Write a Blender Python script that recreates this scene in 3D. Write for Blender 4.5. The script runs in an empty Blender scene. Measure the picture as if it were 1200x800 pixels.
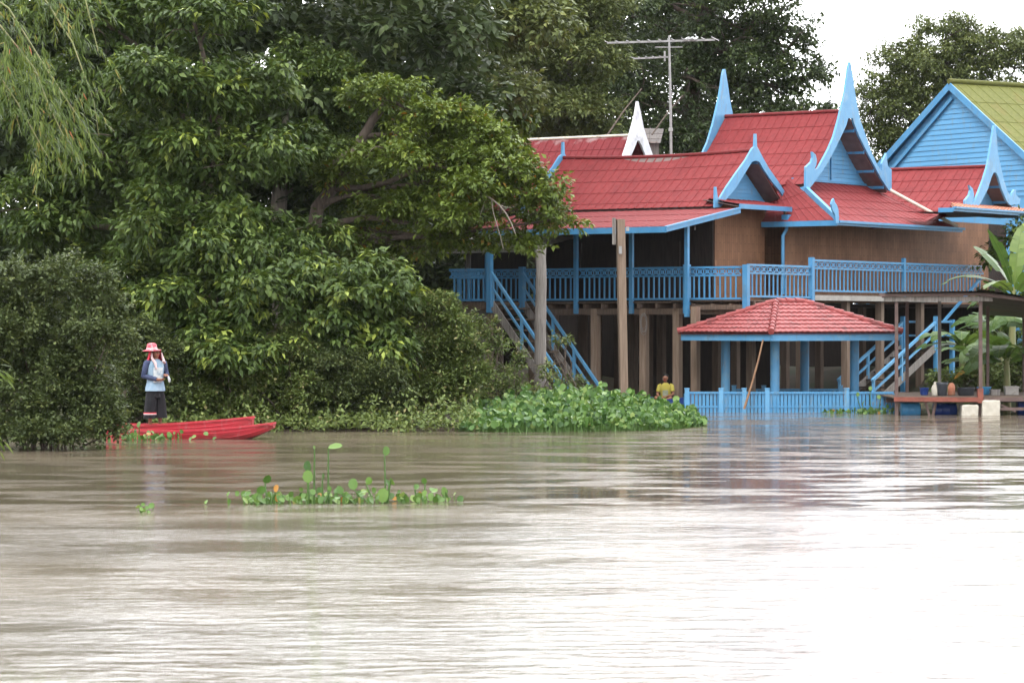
import bpy, bmesh, math, random
import numpy as np
from mathutils import Vector, Matrix
R = math.radians
scene = bpy.context.scene
COL = scene.collection
# ------------------------------------------------------------------ camera model / survey helpers
F = 3520.0          # focal length in photograph pixels (1200 wide), i.e. a 105 mm lens
H = 2.33            # eye height above the river
def P(px, py, Y): return Vector(((px-600)/F*Y, Y, H+(383-py)/F*Y))
def XX(px, Y): return (px-600)/F*Y
def ZZ(py, Y): return H+(383-py)/F*Y
# plan frame of the house group: s along the ridges (right, towards us), t along the gable ends (right, away)
TH = R(35); CT, ST = math.cos(TH), math.sin(TH)
KY = 90.0; KX = XX(882, KY)
def W(s, t, z): return Vector((KX+CT*s+ST*t, KY-ST*s+CT*t, z))
def s_of(px, t):
    q = (px-600)/F
    return (q*(KY+CT*t)-KX-ST*t)/(CT+q*ST)
def t_of(px, s):
    q = (px-600)/F
    return (q*(KY-ST*s)-KX-CT*s)/(ST-q*CT)
def zq(py, s, t): return ZZ(py, KY-ST*s+CT*t)
VR = Vector((CT, -ST, 0)); VM = Vector((ST, CT, 0)); UP = Vector((0, 0, 1))

# ------------------------------------------------------------------ object helpers
OFF = {}
def thing(name, label, cat, loc, group=None, kind=None):
    o = bpy.data.objects.new(name, None); COL.objects.link(o)
    o.empty_display_size = .3
    o.location = loc; o['label'] = label; o['category'] = cat
    if group: o['group'] = group
    if kind: o['kind'] = kind
    OFF[o.name] = Vector(loc)
    return o
def tag(o, label=None, cat=None, group=None, kind=None):
    if label: o['label'] = label
    if cat: o['category'] = cat
    if group: o['group'] = group
    if kind: o['kind'] = kind
    return o
def link(name, me, mat, parent=None, loc=None):
    o = bpy.data.objects.new(name, me); COL.objects.link(o)
    if mat:
        for m in (mat if isinstance(mat, (list, tuple)) else [mat]): me.materials.append(m)
    if parent is not None:
        o.parent = parent
        off = OFF[parent.name]; OFF[o.name] = off
        me.transform(Matrix.Translation(-off))
    else:
        if loc is None:
            n = len(me.vertices); co = np.empty(n*3, np.float32); me.vertices.foreach_get('co', co); co = co.reshape(-1, 3)
            loc = Vector(((co[:, 0].min()+co[:, 0].max())/2, (co[:, 1].min()+co[:, 1].max())/2, co[:, 2].min()))
        loc = Vector([float(v) for v in loc])
        me.transform(Matrix.Translation(-loc)); o.location = loc; OFF[o.name] = loc
    return o

class MB:
    def __init__(self): self.v = []; self.f = []; self.uv = {}; self.sm = set()
    def add(self, vs, fs, smooth=False, uvs=None):
        b = len(self.v); self.v += [tuple(x) for x in vs]
        for i, f in enumerate(fs):
            if smooth: self.sm.add(len(self.f))
            if uvs: self.uv[len(self.f)] = uvs[i]
            self.f.append([b+k for k in f])
    def obox(self, c, ax, ay, az):      # centre and three half-axis vectors
        c = Vector(c); vs = []
        for k in (-1, 1):
            for j in (-1, 1):
                for i in (-1, 1): vs.append(c+ax*i+ay*j+az*k)
        self.add(vs, [(0,2,3,1),(4,5,7,6),(0,1,5,4),(2,6,7,3),(0,4,6,2),(1,3,7,5)])
    def box(self, x0, x1, y0, y1, z0, z1):
        self.obox(((x0+x1)/2, (y0+y1)/2, (z0+z1)/2), Vector(((x1-x0)/2,0,0)), Vector((0,(y1-y0)/2,0)), Vector((0,0,(z1-z0)/2)))
    def bar(self, a, b, w, h=None, up=UP):
        a = Vector(a); b = Vector(b); h = h or w
        d = (b-a); L = d.length; d = d/L
        u = Vector(up)
        if abs(d.dot(u)) > .98: u = VM
        sd = d.cross(u).normalized(); u2 = sd.cross(d).normalized()
        self.obox((a+b)/2, d*(L/2), sd*(w/2), u2*(h/2))
    def tube(self, pts, rad, n=8, cap=True, smooth=True):
        pts = [Vector(p) for p in pts]
        if not isinstance(rad, (list, tuple)): rad = [rad]*len(pts)
        vs = []; ref = None
        for i, p in enumerate(pts):
            d = (pts[min(i+1, len(pts)-1)]-pts[max(i-1, 0)]).normalized()
            if ref is None: ref = Vector((1,0,0)) if abs(d.x) < .8 else Vector((0,1,0))
            u = (ref-d*ref.dot(d)).normalized(); ref = u; w = d.cross(u)
            for k in range(n):
                a = 2*math.pi*k/n; vs.append(p+(u*math.cos(a)+w*math.sin(a))*rad[i])
        fs = []
        for i in range(len(pts)-1):
            for k in range(n):
                k2 = (k+1) % n; fs.append((i*n+k, i*n+k2, (i+1)*n+k2, (i+1)*n+k))
        self.add(vs, fs, smooth)
        if cap:
            m = (len(pts)-1)*n
            self.add(vs[:n], [tuple(range(n))[::-1]]); self.add(vs[m:], [tuple(range(n))])
    def loft(self, rings, cap=True, smooth=True):
        n = len(rings[0]); vs = [p for r in rings for p in r]; fs = []
        for i in range(len(rings)-1):
            for k in range(n):
                k2 = (k+1) % n; fs.append((i*n+k, i*n+k2, (i+1)*n+k2, (i+1)*n+k))
        self.add(vs, fs, smooth)
        if cap:
            self.add(rings[0], [tuple(range(n))[::-1]]); self.add(rings[-1], [tuple(range(n))])
    def prism(self, poly, off):         # polygon of points (concave allowed), extruded by vector off
        from mathutils.geometry import tessellate_polygon
        poly = [Vector(p) for p in poly]; n = len(poly); off = Vector(off)
        tri = tessellate_polygon([poly])
        vs = poly+[p+off for p in poly]
        fs = [tuple(t) for t in tri]+[tuple(k+n for k in t[::-1]) for t in tri]
        for k in range(n): fs.append((k, (k+1) % n, n+(k+1) % n, n+k))
        self.add(vs, fs)
    def build(self, name, mat, parent=None, loc=None, bevel=0):
        me = bpy.data.meshes.new(name); me.from_pydata(self.v, [], self.f)
        if self.uv:
            ul = me.uv_layers.new(name='UVMap')
            for i, p in enumerate(me.polygons):
                if i in self.uv:
                    for li, u in zip(p.loop_indices, self.uv[i]): ul.data[li].uv = u
        if self.sm:
            for i in self.sm: me.polygons[i].use_smooth = True
        bm = bmesh.new(); bm.from_mesh(me); bmesh.ops.recalc_face_normals(bm, faces=bm.faces); bm.to_mesh(me); bm.free()
        return link(name, me, mat, parent, loc)
def kids(o): return [c for c in bpy.data.objects if c.parent == o]
def copy_tree(o, parent=None):
    c = o.copy(); COL.objects.link(c); c.parent = parent; OFF[c.name] = OFF[o.name]
    for ch in kids(o): copy_tree(ch, c)
    return c

# ------------------------------------------------------------------ materials
def new_mat(name):
    m = bpy.data.materials.new(name); m.use_nodes = True
    nt = m.node_tree; nt.nodes.clear()
    out = nt.nodes.new('ShaderNodeOutputMaterial')
    return m, nt, out
def N(nt, typ, **kw):
    n = nt.nodes.new(typ)
    for k, v in kw.items():
        if k in n.inputs.keys() if isinstance(k, str) else False: n.inputs[k].default_value = v
        else: setattr(n, k, v)
    return n
def rgba(c): return (c[0], c[1], c[2], 1)
def srgb(r, g, b, k=1.0):
    f = lambda c: ((c/255+.055)/1.055)**2.4 if c > 10 else c/255/12.92
    return tuple(f(c)*k for c in (r, g, b))
def pmat(name, c1, c2=None, rough=.6, scale=3.0, stretch=(1,1,1), spec=.4, bump=.0, bscale=40.0, c3=None, s3=.6, t3=(.55,.7), detail=5, c4=None):
    """paint, wood, cloth: two colours mixed by noise, a third as stains, fine bump"""
    m, nt, out = new_mat(name)
    b = N(nt, 'ShaderNodeBsdfPrincipled'); nt.links.new(b.outputs[0], out.inputs[0])
    b.inputs['Roughness'].default_value = rough; b.inputs['Specular IOR Level'].default_value = spec
    tc = N(nt, 'ShaderNodeTexCoord'); mp = N(nt, 'ShaderNodeMapping'); mp.inputs['Scale'].default_value = stretch
    nt.links.new(tc.outputs['Object'], mp.inputs[0])
    ns = N(nt, 'ShaderNodeTexNoise'); ns.inputs['Scale'].default_value = scale; ns.inputs['Detail'].default_value = detail
    nt.links.new(mp.outputs[0], ns.inputs['Vector'])
    rp = N(nt, 'ShaderNodeValToRGB'); e = rp.color_ramp.elements
    e[0].position = .32; e[0].color = rgba(c1); e[1].position = .68; e[1].color = rgba(c2 or c1)
    nt.links.new(ns.outputs['Fac'], rp.inputs[0]); col = rp.outputs[0]
    if c3:
        n3 = N(nt, 'ShaderNodeTexNoise'); n3.inputs['Scale'].default_value = s3; n3.inputs['Detail'].default_value = 8; n3.inputs['Roughness'].default_value = .65
        nt.links.new(mp.outputs[0], n3.inputs['Vector'])
        r3 = N(nt, 'ShaderNodeMapRange'); r3.inputs['From Min'].default_value = t3[0]; r3.inputs['From Max'].default_value = t3[1]
        nt.links.new(n3.outputs['Fac'], r3.inputs['Value'])
        mx = N(nt, 'ShaderNodeMix', data_type='RGBA'); nt.links.new(r3.outputs[0], mx.inputs['Factor'])
        nt.links.new(col, mx.inputs[6]); mx.inputs[7].default_value = rgba(c3); col = mx.outputs[2]
    if c4:
        m4 = N(nt, 'ShaderNodeMapping'); m4.inputs['Scale'].default_value = (1, 1, .3); nt.links.new(tc.outputs['Object'], m4.inputs[0])
        n4 = N(nt, 'ShaderNodeTexNoise'); n4.inputs['Scale'].default_value = 5.5; n4.inputs['Detail'].default_value = 9; n4.inputs['Roughness'].default_value = .7
        nt.links.new(m4.outputs[0], n4.inputs['Vector'])
        r4 = N(nt, 'ShaderNodeMapRange'); r4.inputs['From Min'].default_value = .54; r4.inputs['From Max'].default_value = .68; r4.inputs['To Max'].default_value = .8
        nt.links.new(n4.outputs['Fac'], r4.inputs['Value'])
        mx4 = N(nt, 'ShaderNodeMix', data_type='RGBA'); nt.links.new(r4.outputs[0], mx4.inputs['Factor'])
        nt.links.new(col, mx4.inputs[6]); mx4.inputs[7].default_value = rgba(c4); col = mx4.outputs[2]
    nt.links.new(col, b.inputs['Base Color'])
    if bump:
        nb = N(nt, 'ShaderNodeTexNoise'); nb.inputs['Scale'].default_value = bscale; nb.inputs['Detail'].default_value = 4
        nt.links.new(mp.outputs[0], nb.inputs['Vector'])
        bp = N(nt, 'ShaderNodeBump'); bp.inputs['Strength'].default_value = bump; bp.inputs['Distance'].default_value = .02
        nt.links.new(nb.outputs['Fac'], bp.inputs['Height']); nt.links.new(bp.outputs[0], b.inputs['Normal'])
    return m
def leafmat(name, stops, rough=.5, spec=.25, trans=.16, tcol=None):
    """leaf colours picked per leaf from a ramp; light passes through the blade a little"""
    m, nt, out = new_mat(name)
    at = N(nt, 'ShaderNodeAttribute', attribute_name='tint')
    rp = N(nt, 'ShaderNodeValToRGB'); els = rp.color_ramp.elements
    while len(els) < len(stops): els.new(.5)
    for e, (p, c) in zip(els, stops): e.position = p; e.color = rgba(c)
    nt.links.new(at.outputs['Fac'], rp.inputs[0])
    b = N(nt, 'ShaderNodeBsdfPrincipled'); b.inputs['Roughness'].default_value = rough; b.inputs['Specular IOR Level'].default_value = spec
    nt.links.new(rp.outputs[0], b.inputs['Base Color'])
    tr = N(nt, 'ShaderNodeBsdfTranslucent')
    hs = N(nt, 'ShaderNodeHueSaturation'); hs.inputs['Hue'].default_value = .48; hs.inputs['Saturation'].default_value = 1.15; hs.inputs['Value'].default_value = 1.5
    nt.links.new(rp.outputs[0], hs.inputs['Color']); nt.links.new(hs.outputs[0], tr.inputs[0])
    mx = N(nt, 'ShaderNodeMixShader'); mx.inputs[0].default_value = trans
    nt.links.new(b.outputs[0], mx.inputs[1]); nt.links.new(tr.outputs[0], mx.inputs[2]); nt.links.new(mx.outputs[0], out.inputs[0])
    return m
def roofmat(name, c1, c2, stain, rough=.75, sheet=(.9, .62), worn=None, st=(.52,.75)):
    m, nt, out = new_mat(name)
    b = N(nt, 'ShaderNodeBsdfPrincipled'); nt.links.new(b.outputs[0], out.inputs[0]); b.inputs['Roughness'].default_value = rough; b.inputs['Specular IOR Level'].default_value = .12
    uv = N(nt, 'ShaderNodeTexCoord')
    br = N(nt, 'ShaderNodeTexBrick'); br.inputs['Scale'].default_value = 1; br.inputs['Mortar Size'].default_value = .006; br.inputs['Mortar Smooth'].default_value = .3
    br.inputs['Brick Width'].default_value = sheet[0]; br.inputs['Row Height'].default_value = sheet[1]; br.offset = 0
    br.inputs['Color1'].default_value = rgba(c1); br.inputs['Color2'].default_value = rgba(c2); br.inputs['Mortar'].default_value = rgba(tuple(x*.82 for x in c1))
    nt.links.new(uv.outputs['UV'], br.inputs['Vector'])
    ns = N(nt, 'ShaderNodeTexNoise'); ns.inputs['Scale'].default_value = 1.3; ns.inputs['Detail'].default_value = 7; ns.inputs['Roughness'].default_value = .6
    mp = N(nt, 'ShaderNodeMapping'); mp.inputs['Scale'].default_value = (1, 1, .35)
    nt.links.new(uv.outputs['Object'], mp.inputs[0]); nt.links.new(mp.outputs[0], ns.inputs['Vector'])
    r3 = N(nt, 'ShaderNodeMapRange'); r3.inputs['From Min'].default_value = st[0]; r3.inputs['From Max'].default_value = st[1]; r3.inputs['To Max'].default_value = .75
    nt.links.new(ns.outputs['Fac'], r3.inputs['Value'])
    mx = N(nt, 'ShaderNodeMix', data_type='RGBA'); nt.links.new(r3.outputs[0], mx.inputs['Factor']); nt.links.new(br.outputs['Color'], mx.inputs[6]); mx.inputs[7].default_value = rgba(stain)
    col = mx.outputs[2]
    # fine mottling of the old paint
    n2 = N(nt, 'ShaderNodeTexNoise'); n2.inputs['Scale'].default_value = 9; n2.inputs['Detail'].default_value = 6
    nt.links.new(uv.outputs['Object'], n2.inputs['Vector'])
    hv = N(nt, 'ShaderNodeHueSaturation'); r4 = N(nt, 'ShaderNodeMapRange'); r4.inputs['From Min'].default_value = .3; r4.inputs['From Max'].default_value = .7; r4.inputs['To Min'].default_value = .85; r4.inputs['To Max'].default_value = 1.15
    nt.links.new(n2.outputs['Fac'], r4.inputs['Value']); nt.links.new(r4.outputs[0], hv.inputs['Value']); nt.links.new(col, hv.inputs['Color']); col = hv.outputs[0]
    if worn:
        sx = N(nt, 'ShaderNodeSeparateXYZ'); nt.links.new(uv.outputs['UV'], sx.inputs[0])
        n5 = N(nt, 'ShaderNodeTexNoise'); n5.inputs['Scale'].default_value = 2.2; n5.inputs['Detail'].default_value = 7
        nt.links.new(uv.outputs['UV'], n5.inputs['Vector'])
        a = N(nt, 'ShaderNodeMapRange'); a.inputs['From Min'].default_value = 1.0; a.inputs['From Max'].default_value = .1; nt.links.new(sx.outputs[1], a.inputs['Value'])
        mu = N(nt, 'ShaderNodeMath', operation='MULTIPLY'); nt.links.new(n5.outputs['Fac'], mu.inputs[0]); nt.links.new(a.outputs[0], mu.inputs[1])
        gt = N(nt, 'ShaderNodeMapRange'); gt.inputs['From Min'].default_value = .45; gt.inputs['From Max'].default_value = .62; nt.links.new(mu.outputs[0], gt.inputs['Value'])
        m2 = N(nt, 'ShaderNodeMix', data_type='RGBA'); nt.links.new(gt.outputs[0], m2.inputs['Factor']); nt.links.new(col, m2.inputs[6]); m2.inputs[7].default_value = rgba(worn); col = m2.outputs[2]
    nt.links.new(col, b.inputs['Base Color'])
    return m

M = {}
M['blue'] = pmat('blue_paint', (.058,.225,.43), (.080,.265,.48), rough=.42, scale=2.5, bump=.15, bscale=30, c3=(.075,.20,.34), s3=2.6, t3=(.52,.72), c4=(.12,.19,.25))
M['blue_lit'] = pmat('lit_weathered_blue_paint', (.095,.29,.52), (.12,.33,.55), rough=.5, scale=3, bump=.2, c3=(.20,.36,.5), s3=2.2, t3=(.55,.72), c4=(.15,.22,.28))  # lighter copy of the blue paint, light put into the colour, plus stains
M['blue_wall'] = pmat('pale_blue_boards', (.088,.285,.52), (.11,.32,.55), rough=.55, scale=1.2, stretch=(.4,.4,4), bump=.15, c3=(.085,.24,.42), s3=1.4, t3=(.5,.75), c4=(.15,.25,.34))
M['white'] = pmat('weathered_white_paint', (.62,.62,.66), (.75,.75,.78), rough=.6, scale=3, c3=(.4,.4,.42), s3=2)
M['cream'] = pmat('cream_ridge_cap', (.55,.50,.42), (.68,.62,.52), rough=.7, scale=4, c3=(.35,.3,.25), s3=4)
M['red'] = roofmat('red_roof_sheet', (.180,.030,.032), (.205,.036,.038), (.140,.026,.029))
M['red_pale'] = roofmat('faded_red_roof_sheet', (.168,.030,.032), (.187,.034,.036), (.142,.027,.028))
M['red_old'] = roofmat('old_red_roof_sheet', (.15,.024,.028), (.17,.028,.032), (.115,.02,.024), worn=(.26,.17,.17))
M['terracotta'] = pmat('terracotta_tile', (.40,.14,.08), (.52,.24,.15), rough=.75, scale=7, c3=(.55,.38,.28), s3=5)
M['tile'] = pmat('red_glazed_tile', (.22,.045,.045), (.29,.07,.068), rough=.5, scale=8, bump=.2, c3=(.12,.035,.035), s3=3, t3=(.52,.68), spec=.2)
M['green_roof'] = roofmat('olive_green_roof_sheet', (.115,.122,.034), (.13,.136,.04), (.15,.11,.036), rough=.75, sheet=(1.2, 1.35))
M['wall'] = None
M['dark_wood'] = pmat('shade_darkened_old_wood', (.020,.014,.012), (.040,.028,.023), rough=.75, scale=5, stretch=(3,3,.4), bump=.3)  # old wood darkened to near black to carry the shade under the house
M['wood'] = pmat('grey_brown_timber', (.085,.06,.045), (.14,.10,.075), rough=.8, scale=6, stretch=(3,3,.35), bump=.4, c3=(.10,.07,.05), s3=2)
M['post'] = pmat('bare_timber_post', (.165,.118,.085), (.25,.185,.14), rough=.8, scale=5, stretch=(4,4,.3), bump=.45, c3=(.18,.12,.085), s3=1.6, t3=(.52,.68))
M['greywood'] = pmat('weathered_grey_wood', (.16,.145,.135), (.29,.265,.245), rough=.85, scale=6, stretch=(4,4,.3), bump=.5, c3=(.09,.08,.07), s3=2)
M['concrete'] = pmat('old_concrete_plank', (.30,.28,.26), (.40,.38,.35), rough=.85, scale=4, bump=.3, c3=(.18,.16,.14), s3=1.5)
M['rafter'] = pmat('brown_rafter_boards', (.11,.08,.075), (.17,.125,.115), rough=.7, scale=4)
M['rust'] = pmat('rust_red_steel', (.16,.045,.032), (.24,.075,.05), rough=.7, scale=5, c3=(.09,.04,.03), s3=3)
M['brown_steel'] = pmat('brown_painted_steel', (.085,.055,.05), (.13,.085,.075), rough=.6, scale=6)
M['tin'] = pmat('old_tin_sheet', (.06,.048,.045), (.10,.082,.075), rough=.55, scale=2, c3=(.13,.07,.05), s3=1.2)
M['metal'] = pmat('grey_aluminium', (.24,.24,.24), (.33,.33,.33), rough=.45, scale=5)
M['black'] = pmat('black_plastic', (.015,.015,.018), (.025,.025,.03), rough=.4)
M['foam'] = pmat('dirty_white_foam', (.42,.39,.33), (.54,.51,.44), rough=.8, scale=5, c3=(.30,.23,.14), s3=1.2, bump=.3)
M['blue_tub'] = pmat('blue_plastic', (.02,.05,.22), (.03,.07,.28), rough=.35)
M['sky_tub'] = pmat('light_blue_plastic', (.06,.26,.5), (.08,.3,.55), rough=.35)
M['basin'] = pmat('dark_grey_plastic', (.03,.035,.045), (.05,.055,.065), rough=.45)
M['bark'] = pmat('grey_brown_bark', (.075,.055,.045), (.14,.11,.09), rough=.9, scale=7, stretch=(2,2,.5), bump=.7, bscale=14)
M['pale_bark'] = pmat('pale_bark', (.18,.15,.13), (.30,.26,.22), rough=.9, scale=7, stretch=(2,2,.5), bump=.6, bscale=14)
M['boat'] = pmat('red_boat_paint', (.42,.028,.045), (.52,.045,.06), rough=.4, scale=2.5, stretch=(.5,.5,3), bump=.2, c3=(.24,.03,.035), s3=2.4, t3=(.48,.64), c4=(.40,.13,.13))
M['boat_in'] = pmat('faded_red_inside', (.36,.05,.055), (.46,.08,.08), rough=.6, scale=4)
M['skin'] = pmat('brown_skin', (.24,.11,.065), (.28,.13,.08), rough=.5, scale=8)
M['hair'] = pmat('black_hair', (.008,.007,.007), (.015,.013,.012), rough=.45)
M['bamboo_pole'] = pmat('bamboo_pole', (.22,.12,.07), (.32,.19,.11), rough=.6, scale=8)
M['stem'] = pmat('green_stem', (.09,.16,.035), (.14,.22,.05), rough=.5, scale=6)
M['pstem'] = pmat('banana_pseudostem', (.16,.20,.07), (.26,.24,.11), rough=.55, scale=5, stretch=(3,3,.4), c3=(.14,.08,.04), s3=2)

def wallmat():
    m, nt, out = new_mat('woven_brown_panels')
    b = N(nt, 'ShaderNodeBsdfPrincipled'); nt.links.new(b.outputs[0], out.inputs[0]); b.inputs['Roughness'].default_value = .7; b.inputs['Specular IOR Level'].default_value = .25
    tc = N(nt, 'ShaderNodeTexCoord')
    br = N(nt, 'ShaderNodeTexBrick'); br.offset = .5; br.inputs['Scale'].default_value = 1; br.inputs['Brick Width'].default_value = .5; br.inputs['Row Height'].default_value = .12
    br.inputs['Mortar Size'].default_value = .006; br.inputs['Color1'].default_value = (.265,.138,.078,1); br.inputs['Color2'].default_value = (.215,.108,.062,1); br.inputs['Mortar'].default_value = (.12,.062,.04,1)
    rot = N(nt, 'ShaderNodeMapping'); rot.inputs['Rotation'].default_value = (0, 0, R(90)); nt.links.new(tc.outputs['UV'], rot.inputs[0]); nt.links.new(rot.outputs[0], br.inputs['Vector'])
    ns = N(nt, 'ShaderNodeTexNoise'); ns.inputs['Scale'].default_value = .9; ns.inputs['Detail'].default_value = 8; ns.inputs['Roughness'].default_value = .62
    nt.links.new(tc.outputs['Object'], ns.inputs['Vector'])
    mr = N(nt, 'ShaderNodeMapRange'); mr.inputs['From Min'].default_value = .3; mr.inputs['From Max'].default_value = .7; mr.inputs['To Min'].default_value = .72; mr.inputs['To Max'].default_value = 1.2
    nt.links.new(ns.outputs['Fac'], mr.inputs['Value'])
    hv = N(nt, 'ShaderNodeHueSaturation'); nt.links.new(mr.outputs[0], hv.inputs['Value']); nt.links.new(br.outputs['Color'], hv.inputs['Color'])
    nt.links.new(hv.outputs[0], b.inputs['Base Color'])
    return m
M['wall'] = wallmat()

G = lambda r, g, b: (r, g, b)
M['leaf_dark'] = leafmat('dark_broad_leaves', [(0,G(.027,.052,.012)),(.45,G(.056,.092,.020)),(.75,G(.096,.142,.032)),(.92,G(.17,.22,.05)),(1,G(.26,.32,.06))], rough=.5)
M['leaf_mid'] = leafmat('mid_green_leaves', [(0,G(.032,.058,.014)),(.45,G(.066,.104,.024)),(.8,G(.115,.160,.036)),(1,G(.19,.23,.05))], rough=.5)
M['leaf_bright'] = leafmat('fresh_green_leaves', [(0,G(.046,.076,.014)),(.4,G(.098,.142,.026)),(.8,G(.165,.215,.040)),(.97,G(.22,.26,.05)),(1,G(.28,.13,.03))], rough=.5)
M['leaf_olive'] = leafmat('olive_small_leaves', [(0,G(.038,.056,.019)),(.5,G(.070,.095,.032)),(.85,G(.112,.142,.048)),(1,G(.16,.185,.065))], rough=.55)
M['leaf_far'] = leafmat('far_olive_leaves', [(0,G(.060,.080,.026)),(.5,G(.105,.132,.042)),(.85,G(.155,.185,.058)),(1,G(.20,.22,.075))], rough=.55)
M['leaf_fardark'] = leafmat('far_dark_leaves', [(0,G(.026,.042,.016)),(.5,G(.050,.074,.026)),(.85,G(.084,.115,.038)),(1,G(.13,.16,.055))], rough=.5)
M['leaf_bamboo'] = leafmat('bamboo_leaves', [(0,G(.032,.058,.012)),(.5,G(.072,.112,.024)),(.96,G(.14,.185,.042)),(1,G(.38,.15,.07))], rough=.5)
M['leaf_weed'] = leafmat('weed_leaves', [(0,G(.055,.085,.022)),(.5,G(.105,.145,.038)),(.88,G(.16,.205,.06)),(1,G(.24,.22,.10))], rough=.55)
M['leaf_hya'] = leafmat('water_hyacinth_leaves', [(0,G(.030,.075,.020)),(.5,G(.068,.14,.032)),(.85,G(.125,.215,.055)),(.97,G(.20,.28,.09)),(1,G(.36,.19,.05))], rough=.45, spec=.3)
M['leaf_ban'] = leafmat('banana_leaves', [(0,G(.036,.078,.020)),(.5,G(.066,.122,.032)),(.9,G(.14,.20,.055)),(1,G(.40,.21,.035))], rough=.4, trans=.3)

# ------------------------------------------------------------------ leaves
def unit(a): return a/np.maximum(np.linalg.norm(a, axis=-1, keepdims=True), 1e-9)
def leaf_object(name, Pn, D, U, L, Wd, tint, kind, mat, parent=None, extra=None, loc=None):
    n = len(Pn)
    D = unit(D); S = unit(np.cross(D, U)); Un = np.cross(S, D)
    L = L[:, None]; Wd = Wd[:, None]
    if kind == 'broad':
        v = np.stack([Pn, Pn+D*L*.42+S*Wd*.5+Un*Wd*.12, Pn+D*L*.45-Un*Wd*.02, Pn+D*L*.42-S*Wd*.5+Un*Wd*.12, Pn+D*L-Un*L*.14], 1)
        f = np.array([[0,1,2],[1,4,2],[0,2,3],[2,4,3]])
    elif kind == 'small':
        v = np.stack([Pn, Pn+D*L*.5+S*Wd*.5+Un*Wd*.1, Pn+D*L-Un*L*.08, Pn+D*L*.5-S*Wd*.5+Un*Wd*.1], 1)
        f = np.array([[0,1,2],[0,2,3]])
    elif kind == 'blade':
        v = np.stack([Pn, Pn+D*L*.35+S*Wd*.5, Pn+D*L*.35-S*Wd*.5, Pn+D*L*.75+S*Wd*.33-Un*L*.05, Pn+D*L*.75-S*Wd*.33-Un*L*.05, Pn+D*L-Un*L*.14], 1)
        f = np.array([[0,1,2],[1,3,4],[1,4,2],[3,5,4]])
    elif kind == 'round':
        ang = np.linspace(0, 2*np.pi, 8, endpoint=False)+np.pi
        pts = [Pn+D*L*.5]
        for a in ang: pts.append(Pn+D*L*(.5+.5*np.cos(a))+S*Wd*.5*np.sin(a)+Un*Wd*(.14*np.sin(a)**2-.06*np.cos(a)))
        v = np.stack(pts, 1); f = np.array([[0, 1+k, 1+(k+1) % 8] for k in range(8)])
    k = v.shape[1]; nf = len(f)
    verts = v.reshape(-1, 3).astype(np.float32)
    faces = (f[None]+(np.arange(n)*k)[:, None, None]).reshape(-1, 3)
    tf = np.repeat(tint, nf).astype(np.float32)
    if extra:      # stems etc: (verts, tris, tint)
        ev, ef, et = extra
        faces = np.concatenate([faces, ef+len(verts)]); verts = np.concatenate([verts, ev.astype(np.float32)]); tf = np.concatenate([tf, et.astype(np.float32)])
    me = bpy.data.meshes.new(name)
    me.vertices.add(len(verts)); me.vertices.foreach_set('co', verts.ravel())
    me.loops.add(faces.size); me.loops.foreach_set('vertex_index', faces.ravel().astype(np.int32))
    me.polygons.add(len(faces)); me.polygons.foreach_set('loop_start', np.arange(0, faces.size, 3, dtype=np.int32))
    me.update(calc_edges=True)
    at = me.attributes.new('tint', 'FLOAT', 'FACE'); at.data.foreach_set('value', tf)
    me.validate()
    return link(name, me, mat, parent, loc)
def rand_unit(rng, n):
    v = rng.normal(size=(n, 3)); return unit(v)
def sub_blobs(rng, blobs, k, rel=(.34,.55), flat=.7):
    out = []
    for c, r in blobs:
        c = np.array(c); r = np.array(r)
        v = rand_unit(rng, k); v[:, 2] = np.abs(v[:, 2])*.9-.35*rng.random(k)
        v = unit(v); f = rng.uniform(.55, .95, k)[:, None]
        cc = c+v*r*f
        rr = r.mean()*rng.uniform(rel[0], rel[1], k)
        for a, b in zip(cc, rr): out.append((a, np.array((b, b, b*flat))))
        out.append((c, r*.62))
    return out
def clusters(rng, blobs, n, shell=(.6,1.06), up=.15):
    w = np.array([r[0]*r[1]+r[1]*r[2]+r[0]*r[2] for c, r in blobs]); w = w/w.sum()
    idx = rng.choice(len(blobs), n, p=w)
    C = np.array([b[0] for b in blobs])[idx]; Rr = np.array([b[1] for b in blobs])[idx]
    v = rand_unit(rng, n); v[:, 2] += up; v = unit(v)
    f = (rng.uniform(shell[0], shell[1], n)+(rng.random(n) < .4)*np.minimum(rng.exponential(.13, n), .6))[:, None]
    return C+v*Rr*f, v
def twig_leaves(rng, pos, out, per, spread, Lr, ratio, droop, young=.05, flat=.5, tvar=.22):
    n = len(pos)
    tw = unit(out*np.array([1, 1, .55])+rng.normal(size=(n, 3))*.35+np.array([0, 0, .12]))
    a = rng.uniform(-.6, .6, (n, per, 1))*spread
    rad = rng.normal(size=(n, per, 3)); rad -= (rad*tw[:, None]).sum(-1, keepdims=True)*tw[:, None]; rad = unit(rad)
    rad[..., 2] *= flat; 
    Pn = pos[:, None]+tw[:, None]*a+rad*spread*rng.uniform(0, .35, (n, per, 1))
    Pn[..., 2] -= (np.clip(a[..., 0]/spread+.3, 0, 2)**2)*spread*.25*droop
    D = unit(tw[:, None]*.55+rad*.8+rng.normal(size=(n, per, 3))*.25+np.array([0, 0, -droop]))
    U = np.array([0, 0, 1.])+rad*.25+rng.normal(size=(n, per, 3))*.35
    L = rng.uniform(Lr[0], Lr[1], (n, per))
    ct = rng.normal(.42, tvar*.7, n); yg = rng.random(n) < young; ct[yg] = rng.uniform(.8, .95, yg.sum())
    t = np.clip(ct[:, None]+rng.normal(0, tvar*.6, (n, per)), 0, .995)
    L = L.reshape(-1)
    return Pn.reshape(-1, 3), D.reshape(-1, 3), U.reshape(-1, 3), L, L*ratio*rng.uniform(.8, 1.2, len(L)), t.reshape(-1)
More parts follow.
